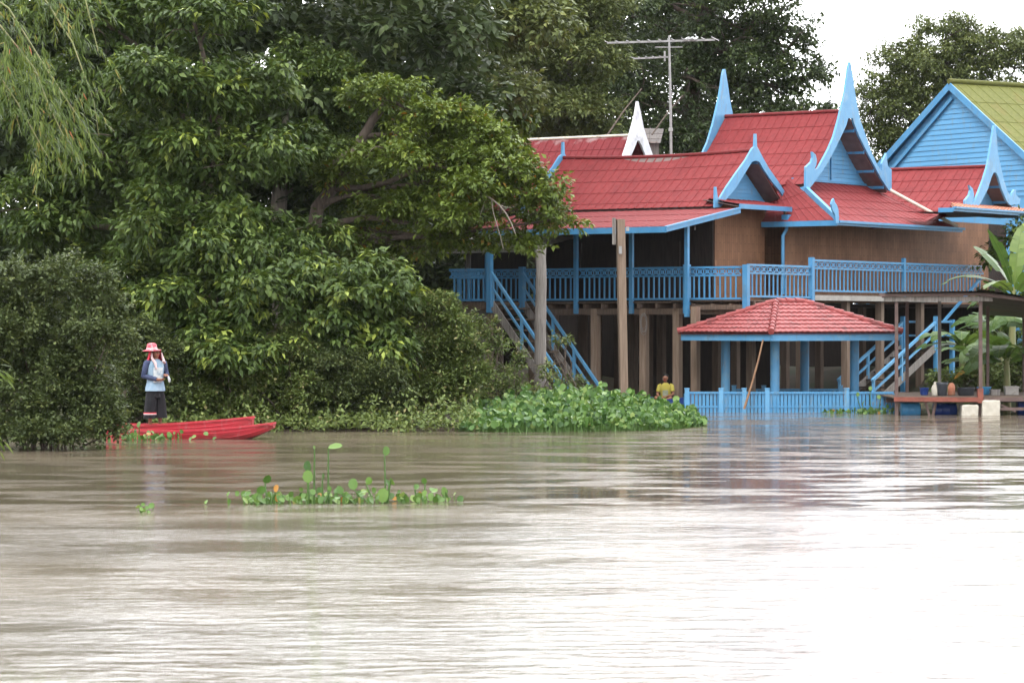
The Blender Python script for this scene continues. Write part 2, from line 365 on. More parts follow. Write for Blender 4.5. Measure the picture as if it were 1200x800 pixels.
def pblob(px, py, rx, ry, Y, dz=None):
    k = Y/F
    return (np.array(P(px, py, Y)), np.array((rx*k, (dz if dz else rx*k*.9), ry*k)))
def limb(rng, mb, a, b, r0, r1, n=6, wob=.12, sides=6):
    a = np.array(a, float); b = np.array(b, float); L = np.linalg.norm(b-a); pts = []
    w = rng.normal(size=3)*wob*L; w2 = rng.normal(size=3)*wob*.5*L
    for i in range(n+1):
        u = i/n; pts.append(a+(b-a)*u+w*math.sin(math.pi*u)*.6+w2*math.sin(2*math.pi*u)*.5+np.array((0, 0, L*.08*math.sin(math.pi*u))))
    mb.tube(pts, [r0+(r1-r0)*(i/n)**.8 for i in range(n+1)], sides)
    return pts
def tree(name, label, cat, seed, base, blobs, n, per, spread, Lr, ratio, droop, mat, kind='broad', bark='bark', trunk=None, tr=.22, young=.05, subk=9, rel=(.34,.55), flat=.7, shell=(.6,1.06), group=None, twigs=1, tvar=.22, trunk_name='trunk'):
    rng = np.random.default_rng(seed)
    o = thing(name, label, cat, base, group)
    sb = sub_blobs(rng, blobs, subk, rel, flat)
    pos, out = clusters(rng, sb, n, shell)
    a = twig_leaves(rng, pos, out, per, spread, Lr, ratio, droop, young, tvar=tvar)
    leaf_object('crown', *a, kind, M[mat], o)
    mb = MB()
    tp = trunk or [base, tuple(np.array(base)*.4+np.array(blobs[0][0])*.6)]
    tp = [np.array(p, float) for p in tp]
    pts = []
    for i in range(len(tp)-1): pts += [tp[i]+(tp[i+1]-tp[i])*u for u in np.linspace(0, 1, 5)[:-1]]
    pts.append(tp[-1])
    pts = [p+(rng.normal(size=3)*tr*.25 if 0 < i < len(pts)-1 else 0) for i, p in enumerate(pts)]
    m = len(pts); rr = [tr*(1.25-.75*i/(m-1)) for i in range(m)]; rr[0] *= 1.3
    mb.tube(pts, rr, 9)
    for c, r in blobs:
        d = [np.linalg.norm(p-c)+max(0, p[2]-c[2])*1.5 for p in pts]; j = max(1, int(np.argmin(d[1:]))+1)
        lp = limb(rng, mb, pts[j], c, rr[j]*.6, tr*.14)
        for q in range(twigs*3):
            e = c+rand_unit(rng, 1)[0]*r*.8
            limb(rng, mb, lp[-1-q % 3], e, tr*.14, tr*.03, 4, .15, 5)
    mb.build(trunk_name, M[bark], o)
    return o
# ------------------------------------------------------------------ roofs and carpentry helpers
def roof_sheet(mb, A, B, C, D, rib=.3, seam=.62, curve=0, thick=.03, ribh=.018, sag=0):
    """A ridge-left, B ridge-right, C eave-right, D eave-left: ribbed metal sheets with real laps"""
    A, B, C, D = map(Vector, (A, B, C, D))
    LU = max((B-A).length, (C-D).length); LV = ((D-A).length+(C-B).length)/2
    n = (B-A).cross(D-A) if (B-A).length > .01 else (C-D).cross(D-A)
    n = -n.normalized() if n.z < 0 else n.normalized()
    us = [0.0]
    k = rib*.5
    while k < LU-.03:
        us += [k-.028, k-.014, k+.014, k+.028]; k += rib
    us = [u/LU for u in us]+[1.0]
    prof = [0]+[0, ribh, ribh, 0]*((len(us)-2)//4)+[0]
    vs_ = []; v = 0
    while v < LV-.05:
        e = min(v+seam, LV); m_ = 3
        for q in range(m_): vs_.append((v+(e-v)*q/(m_-1), .012*q/(m_-1)))
        v = e
    pts = []; uvs = []
    for vv, st in vs_:
        fv = vv/LV
        for u, pr in zip(us, prof):
            p = A.lerp(B, u).lerp(D.lerp(C, u), fv)
            p = p+n*(pr+st-curve*math.sin(math.pi*fv))
            p.z -= sag*math.sin(math.pi*u)*(1-fv)
            pts.append(p); uvs.append((u*LU, vv))
    nu = len(us); fs = []; fu = []
    for j in range(len(vs_)-1):
        for i in range(nu-1):
            q = (j*nu+i, j*nu+i+1, (j+1)*nu+i+1, (j+1)*nu+i)
            fs.append(q); fu.append([uvs[k] for k in q])
    mb.add(pts, fs, False, fu)
    return n
def under_sheet(mb, A, B, C, D, n, d=.05, curve=0):
    k = 6; vs = []
    A, B, C, D = map(Vector, (A, B, C, D))
    for j in range(k+1):
        f = j/k
        for e in ((A.lerp(D, f)), (B.lerp(C, f))):
            vs.append(e-n*(d+curve*math.sin(math.pi*f)))
    vs2 = [Vector(v)-n*.02 for v in vs]; b = len(vs)
    fs = []
    for j in range(k):
        fs += [(2*j, 2*j+1, 2*j+3, 2*j+2), (b+2*j, b+2*j+2, b+2*j+3, b+2*j+1), (2*j, 2*j+2, b+2*j+2, b+2*j), (2*j+1, b+2*j+1, b+2*j+3, 2*j+3)]
    mb.add(vs+vs2, fs)
def wallquad(mb, a, b, z0, z1, th=.06, top=None):
    """upright panel from plan point a to b with UVs in metres"""
    a = Vector((a[0], a[1], 0)); b = Vector((b[0], b[1], 0)); L = (b-a).length; d = (b-a)/L; n = Vector((d.y, -d.x, 0))*th/2
    vs = [a+n+UP*z0, b+n+UP*z0, b+n+UP*z1, a+n+UP*z1, a-n+UP*z0, b-n+UP*z0, b-n+UP*z1, a-n+UP*z1]
    h = z1-z0; q = [(0,0),(L,0),(L,h),(0,h)]; e = [(0,0)]*4
    mb.add(vs, [(0,1,2,3),(5,4,7,6),(0,4,5,1),(3,2,6,7),(0,3,7,4),(1,5,6,2)], False, [q, [(L,0),(0,0),(0,h),(L,h)], e, e, e, e])
def barge_poly(pxs, s, ds=0):
    out = []
    for px, py in pxs:
        t = t_of(px, s); out.append(W(s+ds, t, zq(py, s, t)))
    return out
def clap_gable(mb, tri, off, n=12):
    """triangular gable of overlapping horizontal boards: tri = (left, right, apex) points"""
    l, r, a = map(Vector, tri); off = Vector(off)
    for i in range(n):
        f0, f1 = i/n, (i+1)/n
        p0, p1, p2, p3 = l.lerp(a, f0), r.lerp(a, f0), r.lerp(a, f1), l.lerp(a, f1)
        vs = [p0+off*1.0, p1+off*1.0, p2+off*.35, p3+off*.35, p0-off, p1-off, p2-off, p3-off]
        mb.add(vs, [(0,1,2,3),(5,4,7,6),(0,4,5,1),(3,2,6,7),(0,3,7,4),(1,5,6,2)])
def railing(parent, a, b, z0, h, name='railing_panel', lattice=.23, mat='blue', bal=.18):
    """top rail, lattice band of crossed bars, balusters, bottom rail"""
    a = Vector((a[0], a[1], 0)); b = Vector((b[0], b[1], 0)); L = (b-a).length; d = (b-a)/L
    pt = lambda u, z: a+d*u+UP*(z0+z)
    m = MB()
    m.bar(pt(0, h), pt(L, h), .075, .06); m.bar(pt(0, h-lattice), pt(L, h-lattice), .05, .05); m.bar(pt(0, .04), pt(L, .04), .055, .055)
    k = max(2, round(L/bal))
    for i in range(1, k):
        u = L*i/k; m.bar(pt(u, .067), pt(u, h-lattice-.025), .032, .04, up=d)
    c = max(1, round(L/(lattice*(1.02 if bal < .2 else 1.5))))
    w = L/c
    for i in range(c):
        u0, u1, za, zb = i*w+.012, (i+1)*w-.012, h-lattice+.025, h-.03
        m.bar(pt(u0, za), pt(u1, zb), .02, .028); m.bar(pt(u0, zb), pt(u1, za), .016, .028)
        cx, cz = (u0+u1)/2, (za+zb)/2; r = min(w, zb-za)*.30; ring = []
        for q in range(8):
            g = math.pi*q/4+math.pi/8; ring.append(pt(cx+r*math.cos(g), cz+r*math.sin(g)))
        for q in range(8): m.bar(ring[q], ring[(q+1) % 8], .012, .026)
        if i: m.bar(pt(i*w, za), pt(i*w, zb), .024, .026, up=d)
    return m.build(name, M[mat], parent)
def post(parent, p, z0, z1, w=.1, mat='blue', name='post', ang=TH):
    m = MB(); c, s_ = math.cos(ang), math.sin(ang)
    m.obox((p[0], p[1], (z0+z1)/2), Vector((c, -s_, 0))*w/2, Vector((s_, c, 0))*w/2, UP*(z1-z0)/2)
    return m.build(name, M[mat], parent)

# ------------------------------------------------------------------ HOUSE 1: front house with the long porch roof
z_floor = zq(353, .3, -4.4)
h1 = thing('stilt_house', 'front red-roofed wooden stilt house with small blue gable and long sloping porch roof', 'house', W(-3, 0, 0), 'red roofed stilt houses')
sl = s_of(660, 0); tl = t_of(838, 0); zr = zq(177, 0, 0); zb = zq(242, 0, tl); t0 = 0.02
mb = MB(); ro = MB()
A, B, C, D = W(sl, t0, zr), W(.0, t0, zr), W(.0, tl, zb), W(sl, tl, zb)
n = roof_sheet(mb, A, B, C, D, curve=.05, sag=.08); under_sheet(ro, A, B, C, D, n, curve=.05)
A2, B2, C2, D2 = W(.0, t0, zr), W(sl, t0, zr), W(sl, -tl, zb), W(.0, -tl, zb)
n = roof_sheet(mb, A2, B2, C2, D2, curve=.05, sag=.08); under_sheet(ro, A2, B2, C2, D2, n, curve=.05)
roof1 = mb.build('roof', M['red'], h1); ro.build('soffit', M['rafter'], h1)
cap = MB(); N_ = 14
for i in range(N_):
    u0, u1 = i/N_, (i+1)/N_; f = lambda u: W(sl*(1-u), t0, zr+.02-.08*math.sin(math.pi*u))
    cap.tube([f(u0), f(u1+.01)], .06, 8)
cap.build('ridge_cap', M['red'], roof1)
# porch roof
sv = s_of(866, tl); te = t_of(780, sv); zv = zq(243.8, sv, tl); ze = zq(266, sv, te); spl = s_of(628, te)
mb = MB(); ro = MB()
A, B, C, D = W(sl, tl-.02, zv), W(sv, tl-.02, zv), W(sv, te, ze), W(sl, te, ze)
n = roof_sheet(mb, A, B, C, D, ribh=.012, seam=1.3); under_sheet(ro, A, B, C, D, n, d=.06)
porch = mb.build('porch_roof', M['red_pale'], h1); ro.build('porch_soffit', M['rafter'], h1)
mb = MB(); mb.bar(W(sl, te-.03, ze-.07), W(sv+.03, te-.03, ze-.07), .04, .17); mb.bar(W(sv+.03, tl, zv-.06), W(sv+.03, te-.05, ze-.06), .05, .17)
mb.bar(W(sv+.06, tl, zv-.0), W(sv+.06, te-.05, ze+.0), .04, .05)
mb.build('fascia', M['blue'], porch)
# gable-end pent roof
zp0 = zq(232, -.4, tl+.4); zp1 = zq(242, sv, 0); tpe = t_of(927, sv)
mb = MB(); ro = MB(); A, B, C, D = W(-.4, tl+.02, zp0), W(-.4, tpe, zp0), W(sv, tpe, zp1), W(sv, tl+.02, zp1)
n = roof_sheet(mb, A, B, C, D); under_sheet(ro, A, B, C, D, n, d=.06); pr = mb.build('pent_roof', M['red'], h1)
ro.build('pent_soffit', M['rafter'], h1)
mb = MB(); mb.bar(W(sv+.02, tl, zp1-.06), W(sv+.02, tpe, zp1-.06), .04, .14); mb.build('fascia', M['blue'], pr)
# gable wall, bargeboard, purlins
poly = [(882.2,157),(884,157),(884.6,172),(887,176),(891,184),(899,198),(909,212),(918,226),(924,233.5),(928,235),(930.5,235),(930.5,244),(924,243.5),(920,238),(912,225),(902,213),(893,200),(887.5,190),(883,188.5),(878.5,190),(870,204),(860,220),(850,232),(842,243),(835,243.5),(835.6,219),(837,219),(838.5,232),(841,232),(849,219),(860,203),(871,188),(879,174),(881.6,172)]
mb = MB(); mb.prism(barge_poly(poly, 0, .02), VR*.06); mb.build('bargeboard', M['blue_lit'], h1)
mb = MB(); wl = .55
clap_gable(mb, (W(-wl, tl+.5, zp0-.02), W(-wl, -tl-.5, zp0-.02), W(-wl, t0, zr-.3)), VR*.025, 10); mb.build('gable_wall', M['blue_wall'], h1)
for f in (.12, .9):
    for sg in (1, -1):
        mb = MB(); tt = t0+sg*abs(tl)*f; zz = zr+(zb-zr)*f-.12; mb.bar(W(-.6, tt, zz), W(.0, tt, zz), .07, .1); mb.build('purlin', M['blue'], h1)
mb = MB()   # far-left verge board and its little finial
g = barge_poly(poly, 0, sl-.08); mb.prism(g, VR*.06); mb.build('bargeboard', M['blue_lit'], h1)
# walls
s_w = -.1; t_e = t_of(919, .6)
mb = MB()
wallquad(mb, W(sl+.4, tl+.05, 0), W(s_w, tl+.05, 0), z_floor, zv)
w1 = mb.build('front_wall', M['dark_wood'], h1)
mb = MB(); wallquad(mb, W(s_w, tl+.1, 0), W(s_w, t_e, 0), z_floor, zp1+.02); wallquad(mb, W(sl+.4, tl+.1, 0), W(sl+.4, -tl-.05, 0), z_floor, zb); wallquad(mb, W(sl+.4, -tl-.05, 0), W(s_w, -tl-.05, 0), z_floor, zb)
mb.build('wall', M['wall'], h1)
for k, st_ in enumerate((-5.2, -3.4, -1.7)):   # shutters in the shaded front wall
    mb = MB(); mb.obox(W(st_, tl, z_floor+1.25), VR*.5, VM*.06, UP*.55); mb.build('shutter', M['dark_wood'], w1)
tf = -4.45
for px, t in ((571, tf), (675, tf), (740, tf)):
    post(h1, W(s_of(px, t), t, 0), z_floor-.35, ze+.02, .11, name='porch_post')
tt = t_of(805, sv-.12)
post(h1, W(sv-.12, tt, 0), z_floor-.45, zv+(ze-zv)*(tt-tl)/(te-tl)-.08, .11, name='porch_post')
mb = MB(); mb.bar(W(sl+.6, tf, ze+.02), W(sv-.1, tf, ze+.02), .08, .12); mb.build('porch_beam', M['dark_wood'], h1)
mb = MB(); gx = W(.5, t_e-.15, 0)
za, zc, zd = zq(259, .6, t_e), zq(272, .6, t_e), z_floor
mb.tube([W(.75, t_e-.12, za), W(.75, t_e-.12, za-.25), W(.68, t_e-.22, za-.45), W(.68, t_e-.22, zd)], .055, 8); mb.obox(W(.75, t_e-.12, za+.05), VR*.11, VM*.11, UP*.13)
mb.build('downpipe', M['blue'], h1)
mb = MB(); mb.obox(W((sl+s_w)/2, 0, z_floor-.06), VR*((s_w-sl)/2), VM*2.0, UP*.05); mb.build('floor', M['dark_wood'], h1)
# grey tin porch eave on the left, under the tree
mb = MB(); tg = -4.6; sg0, sg1 = s_of(500, tg), s_of(634, tg); zg = zq(293, sg0, tg)
n = roof_sheet(mb, W(sg0, tl, zg+.45), W(sg1, tl, zg+.45), W(sg1, tg, zg), W(sg0, tg, zg)); mb.bar(W(sg0, tg-.03, zg-.05), W(sg1, tg-.03, zg-.05), .05, .13)
mb.build('tin_porch', M['concrete'], h1)
mb = MB(); wallquad(mb, W(sg0, -2.6, 0), W(sl+.4, -2.6, 0), z_floor, zg+.3); mb.build('side_wall', M['dark_wood'], h1)
for px in (549,):
    post(h1, W(s_of(px, -3.2), -3.2, 0), z_floor, zg+.2, .11, mat='greywood', name='porch_post')

# ------------------------------------------------------------------ HOUSE 2: tall house with the big spired gable
sg = .7; t2 = t_of(993, sg); a2 = t_of(942, sg); b2 = t_of(1041, sg)
h2 = thing('stilt_house', 'tallest red-roofed house, its steep gable ending in a long blue spire', 'house', W(-1.5, t2, 0), 'red roofed stilt houses')
zr2 = zq(131, sg, t2); ze2 = zq(216, sg, a2); s2l = s_of(850, t2)
mb = MB(); ro = MB(); CV = .13
A, B, C, D = W(s2l, t2, zr2), W(sg, t2, zr2), W(sg, a2+.03, ze2), W(s2l, a2+.03, ze2)
n = roof_sheet(mb, A, B, C, D, curve=CV); under_sheet(ro, A, B, C, D, n, curve=CV)
A, B, C, D = W(sg, t2, zr2), W(s2l, t2, zr2), W(s2l, b2-.03, ze2), W(sg, b2-.03, ze2)
n = roof_sheet(mb, A, B, C, D, curve=CV); under_sheet(ro, A, B, C, D, n, curve=CV)
roof2 = mb.build('roof', M['red'], h2); ro.build('soffit', M['rafter'], h2)
cap = MB(); cap.tube([W(s2l, t2, zr2+.03), W(sg-.1, t2, zr2+.03)], .06, 8); cap.build('ridge_cap', M['red'], roof2)
poly2 = [(992.6,73),(994,73),(995.2,80),(997,92),(999,108),(1001.5,122),(1005,140),(1012,160),(1019,180),(1026,195),(1031,201),(1030.4,192),(1034,184),(1036,179.5),(1036.6,188),(1038,195),(1042,199),(1042,225),(1038.5,223),(1030,210),(1022,195),(1013,178),(1004,160),(998,145),(996.5,139),(991,139),(989,147),(981,164),(970,186),(960,202),(949,217),(945,222),(941.3,221),(941.6,196),(948,190),(949.4,185),(949,178),(953,181.5),(954.4,188),(953.6,194),(951,199.6),(956,197),(961,188),(968,175),(974,161),(980,140),(984,122),(987,108),(989,95),(991,80)]
mb = MB(); mb.prism(barge_poly(poly2, sg, .02), VR*.07); mb.build('bargeboard', M['blue_lit'], h2)
mb = MB(); mb.prism(barge_poly(poly2, sg, s2l-sg-.1), VR*.07); mb.build('bargeboard', M['blue_lit'], h2)
gz = zq(212, sg, t2); gw = .62
mb = MB(); clap_gable(mb, (W(sg-gw, a2+.42, gz), W(sg-gw, b2-.42, gz), W(sg-gw, t2, zr2-.25)), VR*.03, 14); gwall = mb.build('gable_wall', M['blue_wall'], h2)
mb = MB(); mb.bar(W(sg-gw+.05, t2, gz+.05), W(sg-gw+.05, t2, zr2-.5), .04, .05, up=VM); mb.bar(W(sg-gw+.05, a2+.3, gz-.02), W(sg-gw+.05, b2-.3, gz-.02), .06, .07); mb.build('trim', M['blue'], gwall)
for f in (.16, .40, .64, .88):
    for q in (1, -1):
        mb = MB(); tt = t2+q*(b2-t2)*f; zz = zr2+(ze2-zr2)*f-.12-CV*1.1*math.sin(math.pi*f); mb.bar(W(sg-.65, tt, zz), W(sg, tt, zz), .07, .11); mb.build('purlin', M['blue'], h2)
# skirt roofs
o1 = 1.85; se = sg+o1; tk0 = t_of(980, se); tk1 = t_of(1122, se); zk = zq(259, se, tk0); zt = zq(214, sg-gw, t2)
mb = MB(); ro = MB()
A, B, C, D = W(sg-gw, a2+.1, zt), W(sg-gw, b2-.05, zt), W(se, tk1, zk), W(se, tk0, zk)
n = roof_sheet(mb, A, B, C, D, curve=.06, rib=.5, ribh=.012); under_sheet(ro, A, B, C, D, n, d=.07, curve=.06)
s_fl = s_of(893, tk0); tU = a2+.1
A2_, B2_, C2_, D2_ = W(s_of(905, tU), tU, zt-.55), W(sg-gw, tU, zt), W(se, tk0, zk), W(s_fl, tk0, zk)
n = roof_sheet(mb, A2_, B2_, C2_, D2_, seam=.8); under_sheet(ro, A2_, B2_, C2_, D2_, n, d=.07)
sk = mb.build('skirt_roof', M['red'], h2); ro.build('skirt_soffit', M['rafter'], h2)
mb = MB(); mb.bar(W(se+.03, tk0-.05, zk-.05), W(se+.03, tk1+.25, zk-.05), .05, .15); mb.bar(W(se+.1, tk0-.05, zk-.02), W(se+.1, tk1+.25, zk-.02), .11, .07)
mb.bar(W(s_fl, tk0-.03, zk-.06), W(se+.05, tk0-.03, zk-.06), .05, .16); mb.build('fascia', M['blue'], sk)
mb = MB()   # blue hip boards with a horn at the eave corner
hp = Vector(B2_)+VR*.35+UP*(-.02); he = W(se+.05, tk0-.02, zk+.06)
hp0 = W(sg+.05, a2+.05, zt-.32)
mb.bar(hp0, he, .1, .16); mb.bar(hp0+UP*.02, W(s_of(904, tU), tU-.1, zt-.58), .08, .14)
hz = [(975.5,233),(977,238),(979,240.5),(981,246),(981.5,262),(978,262),(977,252),(974,247),(972.5,240),(973.5,236)]
mb.prism([W(se+.1, t_of(x, se+.1), zq(y, se+.1, tk0)) for x, y in hz], VR*.05)
mb.build('hip_board', M['blue_lit'], sk)
mb = MB(); mb.tube([W(sg+.02, b2-.02, zq(222, sg, b2)), W(se, tk1, zk+.05)], .06, 6); mb.build('hip_cap', M['cream'], sk)
# walls of house 2 (long brown end wall)
zf3 = zq(344, 2.4, 2)
tw1 = t_of(1178, .6)
mb = MB(); wallquad(mb, W(.6, t_e, 0), W(.6, tw1, 0), z_floor, zq(250, .6, 3)); wallquad(mb, W(-.2, a2+.3, 0), W(s2l+.3, a2+.3, 0), z_floor, ze2+.1); wallquad(mb, W(s2l+.3, t_e, 0), W(s2l+.3, 7, 0), z_floor, ze2+.2)
mb.build('wall', M['wall'], h2)
mb = MB(); mb.obox(W(-1.6, 4.2, z_floor-.06), VR*2.2, VM*2.9, UP*.05); mb.build('floor', M['dark_wood'], h2)

# ------------------------------------------------------------------ HOUSE 3: right, small gable, terracotta skirt
s3 = 2.85; t3 = t_of(1163, s3); a3 = t_of(1129, s3); b3 = t_of(1191, s3)
h3 = thing('stilt_house', 'rightmost red-roofed house, small spired gable above a terracotta tiled skirt', 'house', W(1, t3, 0), 'red roofed stilt houses')
zr3 = zq(196, s3, t3); ze3 = zq(247, s3, a3); s3l = -4.2
mb = MB(); ro = MB()
A, B, C, D = W(s3l, t3, zr3), W(s3, t3, zr3), W(s3, a3, ze3), W(s3l, a3, ze3)
n = roof_sheet(mb, A, B, C, D, curve=.07); under_sheet(ro, A, B, C, D, n, curve=.07)
A, B, C, D = W(s3, t3, zr3), W(s3l, t3, zr3), W(s3l, b3, ze3), W(s3, b3, ze3)
n = roof_sheet(mb, A, B, C, D, curve=.07); under_sheet(ro, A, B, C, D, n, curve=.07)
A, B, C, D = W(s3l, a3, ze3), W(s3-.3, a3, ze3), W(s3-.3, a3-2.2, ze3-.62), W(s3l, a3-2.2, ze3-.62)
roof_sheet(mb, A, B, C, D)
roof3 = mb.build('roof', M['red'], h3); ro.build('soffit', M['rafter'], h3)
cap = MB(); cap.tube([W(s3l, t3, zr3+.03), W(s3-.1, t3, zr3+.03)], .06, 8); cap.build('ridge_cap', M['red'], roof3)
poly3 = [(1162,147),(1163.4,147),(1165,158),(1166.5,180),(1170,195),(1174,213),(1178,225),(1182,231),(1183.5,226),(1186,222),(1188,222),(1188,228),(1190,231),(1193,233),(1192,239),(1181,240.5),(1177,236),(1171,222),(1167,208),(1164.5,202.5),(1161.5,202.5),(1159,208),(1155,221),(1148,235),(1139.5,249),(1128,249),(1128,235),(1133,229),(1134.6,223),(1133,217),(1137,221),(1138.6,228),(1138,234),(1136,239),(1139.5,236),(1144,225),(1149,212),(1154,196),(1156.5,182),(1160,160)]
mb = MB(); mb.prism(barge_poly(poly3, s3, .02), VR*.07); mb.build('bargeboard', M['blue_lit'], h3)
g3 = .55; gz3 = zq(246, s3-g3, t3)
mb = MB(); clap_gable(mb, (W(s3-g3, a3+.2, gz3), W(s3-g3, b3-.2, gz3), W(s3-g3, t3, zr3-.2)), VR*.03, 10); mb.build('gable_wall', M['blue_wall'], h3)
for f in (.3, .62, .92):
    for q in (1, -1):
        mb = MB(); tt = t3+q*(b3-t3)*f; zz = zr3+(ze3-zr3)*f-.1-.08*math.sin(math.pi*f); mb.bar(W(s3-.6, tt, zz), W(s3, tt, zz), .07, .1); mb.build('purlin', M['blue'], h3)
se3 = s3+1.05; tq0 = t_of(1118, se3); zs3 = zq(249, se3, t3); tq1 = t_of(1225, se3)
def tile_slope(mb, A, B, C, D, row=.3, col=.2, amp=.028, lap=.035):
    """curved roof tiles in lapped courses; A,B ridge ends, C,D eave ends"""
    A, B, C, D = map(Vector, (A, B, C, D))
    up = ((A+B)/2-(C+D)/2); e = (C-D).normalized(); vdir = up-e*up.dot(e); LV = vdir.length; vdir /= LV
    n = e.cross(vdir).normalized(); n = -n if n.z < 0 else n
    rows = max(1, round(LV/row)); rng = np.random.default_rng(5)
    for j in range(rows):
        f0, f1 = j/rows, min(1.0, (j+1.18)/rows)
        l0, r0 = D.lerp(A, f0), C.lerp(B, f0); l1, r1 = D.lerp(A, f1), C.lerp(B, f1)
        lo, hi = (l0-D).dot(e), (r0-D).dot(e); lo1, hi1 = (l1-D).dot(e), (r1-D).dot(e)
        us = np.arange(math.floor(lo/col)*col, hi+col/6, col/6); us = us[(us >= lo-.02) & (us <= hi+.02)]
        if len(us) < 2: continue
        vs = []; m_ = len(us)
        for q, (fv, dz, a_, b_) in enumerate(((f0, -.005, lo, hi), (f0, lap, lo, hi), (f1, .0, lo1, hi1))):
            for u in us:
                uu = min(max(u, a_), b_); k = int(math.floor(u/col)); jit = ((k*7919+j*104729) % 13)/13*.008
                vs.append(D+e*uu+vdir*(fv*LV)+n*(dz+amp*abs(math.sin(math.pi*u/col))+jit))
        fs = []
        for q in range(2):
            for i in range(m_-1): fs.append((q*m_+i, q*m_+i+1, (q+1)*m_+i+1, (q+1)*m_+i))
        mb.add(vs, fs)
    mb.add([A-n*.04, B-n*.04, C-n*.04, D-n*.04], [(0,1,2,3)])
mb = MB(); tile_slope(mb, W(s3-g3, a3+.2, gz3+.14), W(s3-g3, b3+1.0, gz3+.14), W(se3, tq1, zs3), W(se3, tq0, zs3), row=.3, col=.24); sk3 = mb.build('skirt_roof', M['terracotta'], h3)
mb = MB(); mb.bar(W(se3+.03, tq0-.1, zs3-.04), W(se3+.03, tq1, zs3-.04), .05, .14); mb.bar(W(se3+.09, tq0-.1, zs3), W(se3+.09, tq1, zs3), .09, .06)
mb.bar(W(se3, tq0-.05, zs3-.07), W(se3-.5, tq0-.05, zs3-.07), .05, .14); mb.build('fascia', M['blue'], sk3)
mb = MB(); mb.add([W(se3, tq0, zs3-.12), W(se3, tq1, zs3-.12), W(s3-.6, tq1, zs3-.10), W(s3-.6, tq0, zs3-.10)], [(0,1,2,3)]); mb.build('skirt_soffit', M['dark_wood'], h3)
mb = MB(); wallquad(mb, W(.6, tw1+.02, 0), W(.6, b3+2.5, 0), z_floor, gz3-.3); wallquad(mb, W(.6, b3+2.5, 0), W(s3l+.3, b3+2.5, 0), z_floor, gz3-.3); mb.build('wall', M['dark_wood'], h3)  # dark wood used here to paint in the shade below the skirt roof
mb = MB(); mb.obox(W(0, t3, z_floor-.06), VR*2.4, VM*2.6, UP*.05); mb.build('floor', M['dark_wood'], h3)
# pale eave box at the far right, below the green roof
# ------------------------------------------------------------------ HOUSE 4: behind left, worn red roof, white spired gable
tq = 9.0; s4 = s_of(745, tq); zr4 = zq(159, s4, tq); s4l = s_of(590, tq)
h4 = thing('house', 'house behind with worn red roof and white spired gable, half hidden by the front roof', 'house', W(s4-3, tq, 0))
mb = MB(); hw4 = 2.6; zl4 = zr4-2.6
roof_sheet(mb, W(s4l, tq, zr4), W(s4, tq, zr4), W(s4, tq-hw4, zl4), W(s4l, tq-hw4, zl4), curve=.08)
roof_sheet(mb, W(s4, tq, zr4), W(s4l, tq, zr4), W(s4l, tq+hw4, zl4), W(s4, tq+hw4, zl4), curve=.08)
r4 = mb.build('roof', M['red_old'], h4)
cap = MB(); cap.tube([W(s4l, tq, zr4+.02), W(s4-.1, tq, zr4+.02)], .05, 8); cap.build('ridge_cap', M['cream'], r4)
poly4 = [(744.4,119),(745.6,119),(748,130),(752,150),(757,166),(764,186),(775,212),(768,214),(757,190),(750,172),(746.5,165),(744.5,165),(741,174),(733,192),(722,214),(714,212),(727,186),(733,168),(738,150),(742,135)]
mb = MB(); mb.prism(barge_poly(poly4, s4, .02), VR*.07); mb.build('bargeboard', M['white'], h4)
mb = MB(); clap_gable(mb, (W(s4-.4, tq-2.2, zl4+.2), W(s4-.4, tq+2.2, zl4+.2), W(s4-.4, tq, zr4-.3)), VR*.03, 10); mb.build('gable_wall', M['greywood'], h4)
mb = MB(); 
for a_, b_ in (((s4l+.4, tq-2.1), (s4-.4, tq-2.1)), ((s4-.4, tq-2.1), (s4-.4, tq+2.1)), ((s4-.4, tq+2.1), (s4l+.4, tq+2.1)), ((s4l+.4, tq+2.1), (s4l+.4, tq-2.1))):
    wallquad(mb, W(*a_, 0), W(*b_, 0), 1.0, zl4+.3)
mb.build('wall', M['dark_wood'], h4)
# small tin roof beyond the white gable
Yt = 108; tr_ = thing('shed', 'small grey tin-roofed shed just visible behind the white gable', 'shed', P(760, 300, Yt))
mb = MB(); roof_sheet(mb, P(738, 150, Yt+1), P(778, 151, Yt+1), P(774, 168, Yt-.6), P(742, 168, Yt-.6)); mb.build('roof', M['tin'], tr_)
mb = MB(); mb.box(XX(744, Yt), XX(772, Yt), Yt-.3, Yt+1, .9, ZZ(166, Yt)); mb.build('wall', M['greywood'], tr_)

# ------------------------------------------------------------------ HOUSE 5: blue clapboard gable, olive green roof
Yb = 108.0; ab = R(57); gd = Vector((math.cos(ab), -math.sin(ab), 0)); rd = Vector((math.sin(ab), math.cos(ab), 0))
ax = P(1113, 97, Yb); hwB = XX(1113, Yb)-XX(1033, Yb); hwB = hwB/math.cos(ab)*1.0; drop = ZZ(97, Yb)-ZZ(198, Yb)
k_ = 1.32
h5 = thing('house', 'pale blue clapboard house with olive green roof at the far right', 'house', (ax.x, ax.y, .8))
LB, RB = ax-gd*hwB*k_-UP*drop*k_, ax+gd*hwB*k_-UP*drop*k_; LEN = 9
mb = MB(); ro = MB()
n = roof_sheet(mb, ax+rd*LEN, ax, LB, LB+rd*LEN, rib=.5, seam=1.35); under_sheet(ro, ax+rd*LEN, ax, LB, LB+rd*LEN, n)
n = roof_sheet(mb, ax, ax+rd*LEN, RB+rd*LEN, RB, rib=.5, seam=1.35); under_sheet(ro, ax, ax+rd*LEN, RB+rd*LEN, RB, n)
r5 = mb.build('roof', M['green_roof'], h5); ro.build('soffit', M['blue'], h5)
